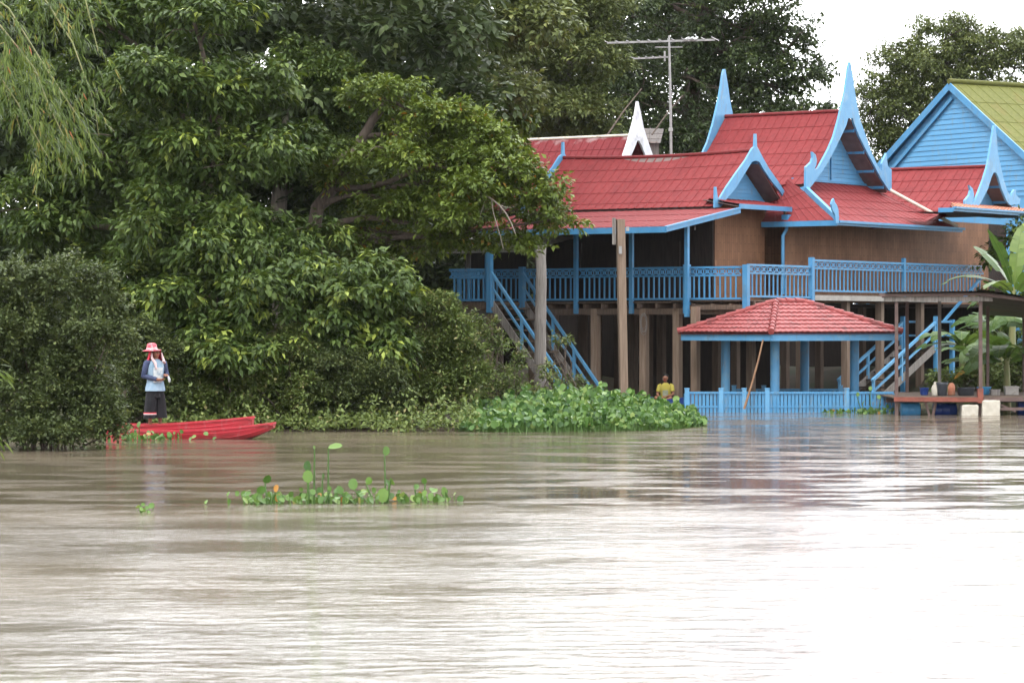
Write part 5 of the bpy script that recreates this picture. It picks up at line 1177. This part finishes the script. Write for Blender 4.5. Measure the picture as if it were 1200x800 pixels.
# sprigs low at the left edge
def sprig(pts, n, Y, seed, L_=(.12,.26)):
    rng = np.random.default_rng(seed); k = rng.integers(0, len(pts), n); c = np.array([P(*pts[i], Y) for i in k])+rng.normal(size=(n, 3))*.05
    D = rng.normal(size=(n, 3))*.3+np.array([.7, 0, -.7]); U = rng.normal(size=(n, 3))*.4+np.array([0, -.7, .6]); L = rng.uniform(*L_, n)
    return c, D, U, L, L*.13, np.clip(rng.normal(.6, .15, n), 0, .95)
bs = thing('bamboo', 'low bamboo sprig with narrow leaves poking in at the left edge of the river', 'bamboo', (XX(-60, 40), 40, -.3))
leaf_object('foliage', *sprig([(-4,425),(-2,430),(0,436),(-14,500),(-8,508),(-4,518),(-20,470)], 26, 40, 51), 'blade', M['leaf_bamboo'], bs)
m = MB(); m.tube([Vector((XX(-60, 40), 40, -.4)), P(-45, 470, 40), P(-25, 420, 40), P(-2, 425, 40)], [.012, .01, .008, .004], 6); m.tube([P(-45, 490, 40), P(-25, 480, 40), P(-8, 500, 40)], [.008, .006, .003], 6); m.build('culm', M['stem'], bs)

# ------------------------------------------------------------------ BUSHES AND WEEDS
def shrub(name, label, seed, base, blobs, n, per, spread, Lr, ratio, droop, mat, group, kind='small', young=.05, subk=8, rel=(.28,.45), stems=9, shell=(.35,1.22), tvar=.22):
    rng = np.random.default_rng(seed); o = thing(name, label, 'bush' if name != 'weed_clump' else 'weeds', base, group)
    sb = sub_blobs(rng, blobs, subk, rel, .8); pos, out = clusters(rng, sb, n, shell)
    pos[:, 2] = np.maximum(pos[:, 2], .05)
    leaf_object('foliage', *twig_leaves(rng, pos, out, per, spread, Lr, ratio, droop, young, tvar=tvar), kind, M[mat], o)
    m = MB()
    for k in range(stems):
        c, r = blobs[k % len(blobs)]; e = c+rand_unit(rng, 1)[0]*r*.8; e[2] = max(e[2], .3)
        a = np.array(base)+rng.normal(size=3)*np.array([.25, .2, 0]); limb(rng, m, a, e, .03, .008, 5, .12, 5)
    m.build('stem', M['bark'], o); return o
shrub('bush', 'dense olive small-leaved bush overhanging the water left of the standing fisher', 61, (XX(50, 58.5), 58.5, -.4),
      B(58, [(20,335,45,42,.3),(72,335,40,48),(118,355,28,48,.2),(135,385,22,30,-.2),(25,400,60,70),(95,420,58,60,-.3),(45,470,65,50,-.6),(110,475,40,38,-.4),(122,500,30,22,-.6),(60,505,65,20,-1),(10,505,55,22,-.8),(100,455,50,45,.4),(55,440,60,50,.6),(-40,380,60,90),(-40,470,60,60)]), 6200, 12, .22, (.06,.11), .6, .1, 'leaf_olive', 'bushes along the left bank', young=.04, subk=20, rel=(.14,.30), stems=22, shell=(.3,1.45))
WG = 'weeds along the left bank'
specs = [('leafy scrub on the bank directly behind the standing fisher', 175, 68.5, [(150,440,40,40),(195,470,40,35),(140,485,40,25),(185,420,35,35),(165,395,30,25)], 'leaf_olive'),
         ('tangle of weeds on the bank right behind the red boats', 255, 69, [(225,470,45,34),(275,470,45,32),(235,430,40,30),(280,425,35,28),(200,440,40,35)], 'leaf_weed'),
         ('climbing weeds on the bank below the drooping broad-leaved tree', 330, 69, [(310,445,50,40),(355,465,45,36),(330,410,40,30),(300,485,45,20)], 'leaf_weed'),
         ('dense weeds at the waterline between the red boats and the hyacinth bed', 410, 69, [(395,465,50,38),(445,475,45,30),(400,430,45,32),(380,490,45,16),(440,440,40,30)], 'leaf_olive'),
         ('tall weeds overgrowing the left end of the veranda', 500, 71, [(475,420,45,50),(515,400,38,45),(500,460,50,40),(460,480,40,25),(515,362,28,20),(540,435,34,48),(480,370,35,35)], 'leaf_weed'),
         ('tall yellowing weeds in front of the left staircase', 585, 74, [(556,405,26,45),(590,450,36,32),(575,400,12,30),(610,420,10,26),(560,465,40,30),(625,468,30,22),(585,405,16,20),(640,440,14,20)], 'leaf_weed'),
         ('thin weeds at the foot of the grey post', 655, 76.5, [(655,400,18,12),(668,455,24,16),(640,470,26,20),(690,462,20,10)], 'leaf_weed')]
for k, (lb_, px, Y, bl, mt) in enumerate(specs):
    area = sum(b[2]*b[3] for b in bl)
    shrub('weed_clump', lb_, 70+k, (XX(px, Y), Y, .05), B(Y, bl), int(area*(.60 if k < 5 else .13)), 10, .22, (.06,.12), .5, .15, mt, WG, young=.1, subk=16, rel=(.14,.30), stems=22, tvar=.32, shell=(.2,1.5))
# strip of creeping growth along the waterline
rng = np.random.default_rng(80); n = 5000; px = rng.uniform(180, 560, n); Y = 66.9+.5*np.sin(px*.05)*np.sin(px*.017)+.15*np.sin(px*.21)+rng.random(n)**1.5*3.0
pos = np.stack([(px-600)/F*Y, Y, rng.random(n)**1.5*(.12+.75*np.clip(np.sin(px*.071+1.3*np.sin(px*.023))*np.sin(px*.19+Y*2.1)+.25*np.sin(px*.43), 0, 1)+.12*rng.random(n))+.02+(Y-66.9)*.12], 1)
L = rng.uniform(.07, .15, n); D = rng.normal(size=(n, 3))*.6+np.array([0, -.3, .25]); U = rng.normal(size=(n, 3))*.4+np.array([0, -.2, 1])
gc = leaf_object('creeping_plants', pos, D, U, L, L*.55, np.clip(rng.normal(.5, .25, n), 0, 1), 'small', M['leaf_weed']); gc['kind'] = 'stuff'; tag(gc, 'low creeping plants along the left bank waterline', 'ground cover')

# ------------------------------------------------------------------ WATER HYACINTH BED
def hy_leaves(rng, root, ctr, size, tint, lean=.5):
    n = len(root)
    D = rng.normal(size=(n, 3))*lean+np.array([0, -.15, .8]); U = rng.normal(size=(n, 3))*.6+np.array([0, -.9, .5])
    D = unit(D); base = ctr-D*size[:, None]*.5
    side = unit(np.cross(D, np.array([0, 1., .1])))*.008
    ev = np.stack([root-side*1.3, root+side*1.3, base+side*.6, base-side*.6], 1).reshape(-1, 3)
    ef = (np.array([[0,1,2],[0,2,3]])[None]+(np.arange(n)*4)[:, None, None]).reshape(-1, 3)
    return (base, D, U, size, size*rng.uniform(.75, 1.0, n), tint), (ev, ef, np.full(len(ef), .55))
rng = np.random.default_rng(90); n = 7000
px = rng.uniform(540, 826, n); u = rng.random(n); Y = 66.3+u*8.2
xs = np.array([540, 560, 600, 640, 690, 740, 780, 800, 815, 826]); hs = np.array([.25, .42, .62, .72, .78, .66, .45, .36, .24, .10])
front = np.interp(px, [540, 600, 780, 826], [67.0, 66.2, 67.3, 70.5]); Y = front+u*(74.5-front)
hmax = np.interp(px, xs, hs)*np.interp(u, [0, .15, .6, 1], [.35, .55, 1, .9])+.05*np.sin(px*.35)+.05*np.sin(px*.13+Y)
z = hmax*rng.uniform(.4, 1.05, n)*(1+.25*np.sin(px*.09+2*np.sin(Y*1.7))*np.sin(px*.23-Y))+.04
ctr = np.stack([(px-600)/F*Y, Y, z], 1); root = ctr.copy(); root[:, 2] = np.maximum(z-.5, -.02); root[:, :2] += rng.normal(size=(n, 2))*.05
size = rng.uniform(.07, .19, n)*rng.uniform(.7, 1.1, n); tint = np.clip(rng.normal(.45, .28, n)+.12*np.sin(px*.11+Y*2), 0, .95); tint[rng.random(n) < .03] = .97
a, ex = hy_leaves(rng, root, ctr, size, tint, .75)
hb_ = leaf_object('water_hyacinth_bed', *a, 'round', M['leaf_hya'], None, ex); hb_['kind'] = 'stuff'; tag(hb_, 'bright green bed of water hyacinth in front of the left staircase and the stilts', 'water plants')

HG = 'water hyacinth plants drifting on the river'
def one_leaf(parent, root, c, size, tint, face_=(0, -1, .5), D=(0, 0, 1), wide=.85):
    c = np.array(c, float)[None]; D = unit(np.array(D, float)[None]); base = c-D*size*.5; root = np.array(root, float)
    m_ = (root+base[0])/2+np.array([.0, 0, .02])
    pts = [root, m_, base[0]]; ev = []; ef = []
    for i, p in enumerate(pts):
        for k in range(5):
            g = 2*math.pi*k/5; r = .015*(1-.3*i/2); ev.append(p+np.array([r*math.cos(g), r*math.sin(g), 0]))
    for i in range(2):
        for k in range(5):
            k2 = (k+1) % 5; ef += [(i*5+k, i*5+k2, (i+1)*5+k2), (i*5+k, (i+1)*5+k2, (i+1)*5+k)]
    return leaf_object('leaf', base, D, np.array(face_, float)[None], np.array([size]), np.array([size*wide]), np.array([tint]), 'round', M['leaf_hya'], parent, (np.array(ev), np.array(ef), np.full(len(ef), .5)))
def floater(label, px, Yq, leaves, small, seed, spreadx):
    o = thing('water_hyacinth', label, 'water plant', (XX(px, Yq), Yq, 0), HG); rng = np.random.default_rng(seed)
    for lx, ly, s, tn, kw in leaves:
        Yl = Yq+rng.uniform(-.15, .15); one_leaf(o, (XX(lx*.6+px*.4 if abs(lx-px) > 12 else lx, Yl), Yl, -.02), P(lx, ly, Yl), s*.9, tn, **{**kw, 'face_': tuple(np.array(kw.get('face_', (0, -1, .5)))+rng.normal(size=3)*.45), 'D': tuple(np.array(kw.get('D', (0, 0, 1)))+rng.normal(size=3)*.28)})
    if small:
        small = int(small*1.3); x = XX(px, Yq)+rng.normal(size=small)*spreadx; y = Yq+rng.normal(size=small)*.22; z = np.abs(rng.normal(size=small))*.07+.02
        ctr = np.stack([x, y, z], 1); root = ctr.copy(); root[:, 2] = -.02; small = len(x); sz = rng.uniform(.05, .12, small); tn = np.clip(rng.normal(.6, .2, small), 0, .95); tn[rng.random(small) < .02] = 1
        a, ex = hy_leaves(rng, root, ctr, sz, tn, .9); leaf_object('small_leaves', *a, 'round', M['leaf_hya'], o, ex)
    return o
S_ = {}; FL = dict(face_=(.3, -.9, .4)); FD = dict(face_=(-.4, -.8, .2), D=(.2, 0, -1)); FH = dict(face_=(0, -.5, 1), D=(1, -.1, .2), wide=.55)
floater('leafy left clump of the drifting hyacinth, with one orange leaf', 305, 39.6, [(313,561,.15,.25,FL),(306,574,.15,.45,S_),(318,580,.13,.5,FL),(303,582,.14,.8,S_),(324,572,.12,1,FL),(290,582,.08,.7,S_),(296,588,.08,.75,FL)], 46, 61, .26)
floater('drifting hyacinth with tall bare stalks and one pale wide leaf at its top', 372, 39.7, [(393,523,.22,.85,FH),(361,546,.17,.1,FD),(361,558,.19,.75,FL),(378,558,.11,.4,S_),(368,524,.06,.7,FL),(362,583,.18,.3,S_),(345,586,.10,.98,FL),(386,572,.08,.6,S_)], 30, 62, .22)
floater('drifting hyacinth with a single round leaf on a tall stalk above bright low leaves', 445, 39.8, [(452,528,.15,.55,FL),(432,563,.13,.7,FL),(460,564,.12,.8,FD),(449,580,.22,.8,S_),(454,565,.10,.35,FL),(425,577,.15,.7,FH),(414,567,.18,.6,S_),(398,574,.14,.5,FL),(421,586,.10,.98,S_),(405,580,.12,.6,FL)], 44, 63, .36)
floater('small thin-leaved drifting plant right of the round-leaf hyacinth', 494, 40.0, [(488,570,.10,.5,FL),(497,563,.10,.45,S_),(474,583,.13,.35,FL)], 18, 64, .2)
floater('tiny drifting plant with one upright leaf at the right end of the row', 520, 40.3, [(520,575,.13,.7,FL)], 4, 65, .08)
floater('tiny green plant drifting alone below the fisher\'s reflection', 169, 37.8, [(168,598,.09,.75,FL),(165,595,.06,.6,S_),(174,600,.07,.7,S_)], 6, 66, .05)
floater('small hyacinth growing at the side of the red boat below the fisher', 172, 62.0, [(150,500,.18,.6,FL),(163,497,.16,.6,S_),(172,508,.15,.7,FL),(198,509,.14,.7,S_),(140,492,.2,.5,FL),(155,510,.14,.7,S_)], 70, 67, .5)
floater('pale young plant growing up the blue fence right of the pavilion', 1018, 80.9, [(1005,462,.14,.75,S_),(1030,465,.15,.8,FL),(1020,455,.14,.8,S_),(1012,470,.15,.7,FL),(1040,476,.12,.5,S_)], 70, 68, .34)
floater('low pale plant floating at the foot of the blue fence', 978, 80.9, [(975,481,.10,.8,FL),(985,480,.1,.7,S_)], 24, 69, .22)

# ------------------------------------------------------------------ BANANA PLANTS
def banana_leaf(parent, a, az, el, L, Wd, bend, tint, seed, roll=0):
    rng = np.random.default_rng(seed); k = 16; pts = []; p = np.array(a, float); e = el
    h = np.array([math.cos(az), math.sin(az), 0]); side = np.array([-math.sin(az), math.cos(az), 0])
    dirs = []
    for i in range(k+1):
        pts.append(p.copy()); d = h*math.cos(e)+np.array([0, 0, math.sin(e)]); dirs.append(d); p = p+d*L/k; e -= bend/k*(.5+1.0*i/k)
    V = []; Fc = []; T = []
    for s in (1, -1):
        i = 2; ext = 0
        while i < k:
            run = int(rng.integers(2, 5)); j = min(k, i+run); sag = rng.uniform(.08, .5)
            for q in range(i, j):
                def edge(m_):
                    u = (m_-2)/(k-2); w = Wd*.5*max(0.02, math.sin(math.pi*min(1, u*.93+.07))**.6)
                    n = np.cross(dirs[m_], side); n = n/np.linalg.norm(n); n = n if n[2] > 0 else -n
                    sd_ = side*math.cos(roll)+n*math.sin(roll)
                    return pts[m_]+s*sd_*w+n*w*(.25-sag)+dirs[m_]*w*.25
                mid = lambda m_: pts[m_]
                b0 = len(V); gap = .0 if q < j-1 else .12
                e1 = edge(q+1)*(1-gap)+edge(q)*gap
                V += [mid(q), mid(q+1), e1, edge(q)]; Fc += [(b0, b0+1, b0+2), (b0, b0+2, b0+3)]; tt = np.clip(tint+rng.normal(0, .05), 0, 1); T += [tt, tt]
            i = j
    for i in range(k):          # midrib
        r0, r1 = .022*(1-i/k)+.005, .022*(1-(i+1)/k)+.005; b0 = len(V); n = np.array([0, 0, 1.])
        V += [pts[i]-side*r0+n*.004, pts[i]+side*r0+n*.004, pts[i+1]+side*r1+n*.004, pts[i+1]-side*r1+n*.004, pts[i]-n*r0*1.5, pts[i+1]-n*r1*1.5]
        Fc += [(b0, b0+1, b0+2), (b0, b0+2, b0+3), (b0, b0+3, b0+5), (b0, b0+5, b0+4), (b0+1, b0+4, b0+5), (b0+1, b0+5, b0+2)]; T += [.88]*6
    me = bpy.data.meshes.new('leaf'); me.from_pydata([tuple(v) for v in V], [], Fc); at_ = me.attributes.new('tint', 'FLOAT', 'FACE'); at_.data.foreach_set('value', np.array(T, np.float32))
    return link('leaf', me, M['leaf_ban'], parent)
def banana(label, px, Y, h, leaves, seed, lean=0):
    b = Vector(gz_(px, Y)); o = thing('banana_plant', label, 'banana plant', b, 'banana plants behind the jetty shed')
    top = b+Vector((lean, 0, h)); m = MB(); m.tube([b, b.lerp(top, .5), top], [.13, .105, .06], 10); m.build('pseudostem', M['pstem'], o)
    rng = random.Random(seed)
    for i, (az, el, L, Wd, bend, tn) in enumerate(leaves): banana_leaf(o, top-Vector((0, 0, .12+.03*i)), R(az), R(el), L, Wd, R(bend), tn, seed*31+i, R(rng.uniform(-35, 10)))
    return o
banana('tallest banana plant at the right edge, its leaves rising above the tin roof', 1184, 88.0, 3.05, [(172,32,2.3,.62,75,.35),(150,62,1.9,.5,40,.45),(205,75,2.1,.5,30,.3),(60,80,2.2,.5,25,.75),(180,5,1.5,.5,60,.4),(230,40,1.8,.55,90,.7),(300,50,2.0,.6,80,.5),(20,45,1.9,.6,80,.55),(168,45,1.5,.45,55,.5)], 5, .1)
banana('lower banana plant under the tin roof with leaves reaching left towards the stairs', 1150, 86.5, 1.35, [(175,28,1.5,.48,45,.45),(200,40,1.5,.46,85,.5),(160,10,1.3,.42,40,.55),(235,35,1.4,.45,100,.6),(300,60,1.5,.45,85,.5),(80,60,1.3,.4,60,.4),(185,-12,.9,.3,40,1.0)], 6)
banana('small banana shoot right behind the dark basin', 1118, 85.4, .6, [(160,60,.9,.3,50,.75),(110,75,.9,.28,40,.7),(200,25,.8,.26,60,.8),(20,55,.8,.26,70,.6)], 7)
banana('drooping banana plant between the jetty shed posts and the right edge', 1180, 85.6, 1.75, [(215,45,1.7,.5,135,.55),(250,55,1.6,.5,140,.5),(170,55,1.6,.48,130,.6),(290,55,1.7,.5,140,.55),(190,30,1.5,.46,120,.35),(330,40,1.5,.5,120,.4),(90,70,1.5,.4,70,.5)], 8)
banana('banana plant just outside the right edge of the shed, leaves hanging over the crate', 1212, 86.6, 2.2, [(200,50,1.7,.5,140,.5),(230,60,1.8,.5,140,.6),(165,35,1.6,.5,110,.4),(260,40,1.6,.5,120,.45),(340,50,1.6,.5,110,.5)], 9)
banana('banana plant between the grey jetty post and the brown double posts', 1128, 88.2, 1.5, [(195,35,1.5,.5,80,.5),(170,15,1.5,.48,60,.45),(220,50,1.6,.5,120,.55),(320,45,1.5,.5,110,.6),(260,60,1.5,.48,130,.5),(10,40,1.5,.48,100,.45)], 10)
banana('broad-leaved banana plant standing far back under the tin roof edge', 1172, 90.0, 1.9, [(185,40,1.7,.55,100,.4),(215,55,1.7,.55,130,.5),(245,45,1.7,.55,130,.55),(330,50,1.6,.5,120,.45),(150,35,1.6,.5,90,.5),(290,60,1.6,.5,130,.6)], 11)
shrub('weed_clump', 'weeds on the right bank behind the jetty', 88, (XX(1160, 87.5), 87.5, .3), B(87.5, [(1110,450,30,18),(1150,448,35,22),(1190,445,35,25),(1215,430,30,30)]), 900, 9, .24, (.09,.16), .5, .25, 'leaf_weed', 'weeds on the right bank', young=.08, subk=8, stems=8)
tree('broadleaf_tree', 'dark broad-leaved tree low behind the banana plants at the right edge', 'tree', 95, gz_(1215, 97), B(96, [(1195,300,45,45),(1230,330,50,50),(1180,370,40,35),(1215,400,50,40),(1160,410,40,30)]), 700, 10, .4, (.15,.26), .45, .4, 'leaf_dark', tr=.13, young=.06, group='trees behind the houses')

# ------------------------------------------------------------------ FOREGROUND GRASS (near bank, out of focus)
rng = np.random.default_rng(97); Pn = []; D = []; L = []
for px, py, Y, n in ((10, 796, 4.2, 14), (45, 798, 4.0, 16), (455, 802, 4.2, 4), (925, 812, 4.3, 2), (735, 812, 4.3, 2)):
    for k in range(n):
        tip = np.array(P(px+rng.normal()*9, py+abs(rng.normal())*9-6, Y+rng.normal()*.1)); d = unit(np.array([rng.normal()*.25, rng.normal()*.15, 1.])); l = rng.uniform(.5, .8)
        Pn.append(tip-d*l); D.append(d); L.append(l)
for pts, Y in (((398, 505), 3.6), ((372, 560), 3.4)):
    tip = np.array(P(*pts, Y)); d = unit(np.array([.05, 0, 1.])); Pn.append(tip-d*1.1); D.append(d); L.append(1.1)
Pn, D, L = np.array(Pn), np.array(D), np.array(L); U = rng.normal(size=Pn.shape)*.3+np.array([0, -1., 0])
W_ = np.full(len(L), .009); W_[-2:] = .0035
fg = leaf_object('foreground_grass', Pn, D, U, L, W_, np.clip(rng.normal(.6, .15, len(L)), 0, .95), 'blade', M['leaf_bamboo']); fg['kind'] = 'stuff'; tag(fg, 'blurred grass blades on the near bank', 'grass')

# ------------------------------------------------------------------ SKY, SUN, CAMERA
EL, AZ = R(58), R(205)        # sun elevation; azimuth measured clockwise from +Y (behind the viewer, slightly left)
wd = bpy.data.worlds.new('World'); scene.world = wd; wd.use_nodes = True; nt = wd.node_tree; nt.nodes.clear()
o = nt.nodes.new('ShaderNodeOutputWorld'); bg = nt.nodes.new('ShaderNodeBackground'); sk_ = nt.nodes.new('ShaderNodeTexSky'); sk_.sky_type = 'NISHITA'; sk_.sun_disc = False
sk_.sun_elevation = EL; sk_.sun_rotation = AZ; sk_.air_density = 1.0; sk_.dust_density = 6.0; sk_.ozone_density = 1.0
hs_ = nt.nodes.new('ShaderNodeHueSaturation'); hs_.inputs['Saturation'].default_value = .12
# a layer of cloud over the clear-sky model
cl_ = nt.nodes.new('ShaderNodeMix'); cl_.data_type = 'RGBA'; cl_.inputs[0].default_value = .7; cl_.inputs[7].default_value = (9.5, 9.6, 9.8, 1)
tc_ = nt.nodes.new('ShaderNodeTexCoord'); dt_ = nt.nodes.new('ShaderNodeVectorMath'); dt_.operation = 'DOT_PRODUCT'; dt_.inputs[1].default_value = Vector((.13, .95, .26)).normalized()
nt.links.new(tc_.outputs['Generated'], dt_.inputs[0]); gr_ = nt.nodes.new('ShaderNodeMapRange'); gr_.interpolation_type = 'SMOOTHSTEP'
for k_, v_ in zip(('From Min', 'From Max', 'To Min', 'To Max'), (.35, .98, .97, 3.2)): gr_.inputs[k_].default_value = v_
nt.links.new(dt_.outputs['Value'], gr_.inputs['Value']); sc2 = nt.nodes.new('ShaderNodeVectorMath'); sc2.operation = 'SCALE'; sc2.inputs[0].default_value = (9.0, 9.1, 9.3)
nt.links.new(gr_.outputs[0], sc2.inputs['Scale']); nt.links.new(sc2.outputs[0], cl_.inputs[7])     # bright lobe added to the sky ahead to whiten the water reflections
nt.links.new(sk_.outputs[0], hs_.inputs['Color']); nt.links.new(hs_.outputs[0], cl_.inputs[6]); nt.links.new(cl_.outputs[2], bg.inputs['Color']); bg.inputs['Strength'].default_value = .15; nt.links.new(bg.outputs[0], o.inputs[0])
sl_ = bpy.data.lights.new('sun', 'SUN'); sl_.energy = 0.95; sl_.angle = R(25); sl_.color = (1, .97, .92)
so_ = bpy.data.objects.new('sun', sl_); COL.objects.link(so_)
dv = Vector((math.sin(AZ)*math.cos(EL), math.cos(AZ)*math.cos(EL), math.sin(EL))); so_.rotation_euler = dv.to_track_quat('Z', 'Y').to_euler(); so_.location = (0, 0, 40)
cam = bpy.data.cameras.new('camera'); co = bpy.data.objects.new('camera', cam); COL.objects.link(co); scene.camera = co
co.location = (0, 0, H); co.rotation_euler = (R(90), 0, 0); cam.sensor_width = 36; cam.lens = F/1200*36; cam.shift_y = -17/1200
cam.clip_start = .1; cam.clip_end = 5000
cam.dof.use_dof = True; cam.dof.focus_distance = 74; cam.dof.aperture_fstop = 5.6
vs = scene.view_settings; vs.view_transform = 'Standard'; vs.look = 'None'; vs.gamma = 1; vs.use_curve_mapping = False; vs.exposure = 1.1
scene.display_settings.display_device = 'sRGB'
scene.cycles.max_bounces = 6; scene.cycles.diffuse_bounces = 3; scene.cycles.glossy_bounces = 3; scene.cycles.transmission_bounces = 3; scene.cycles.transparent_max_bounces = 4
# ------------------------------------------------------------------ HAZE (humid air)
hz = MB(); hz.box(-650, 650, -320, 760, -4, 48); m, nt_, out_ = new_mat('humid_air'); pv_ = nt_.nodes.new('ShaderNodeVolumePrincipled'); pv_.inputs['Color'].default_value = (.93, .96, 1, 1); pv_.inputs['Density'].default_value = .00005; pv_.inputs['Anisotropy'].default_value = .2
nt_.links.new(pv_.outputs[0], out_.inputs['Volume']); M['haze'] = m; ho = hz.build('haze', m, None, Vector((0, 0, 0))); ho['kind'] = 'stuff'; ho['label'] = 'thin humid haze over the river'
scene.cycles.volume_bounces = 0
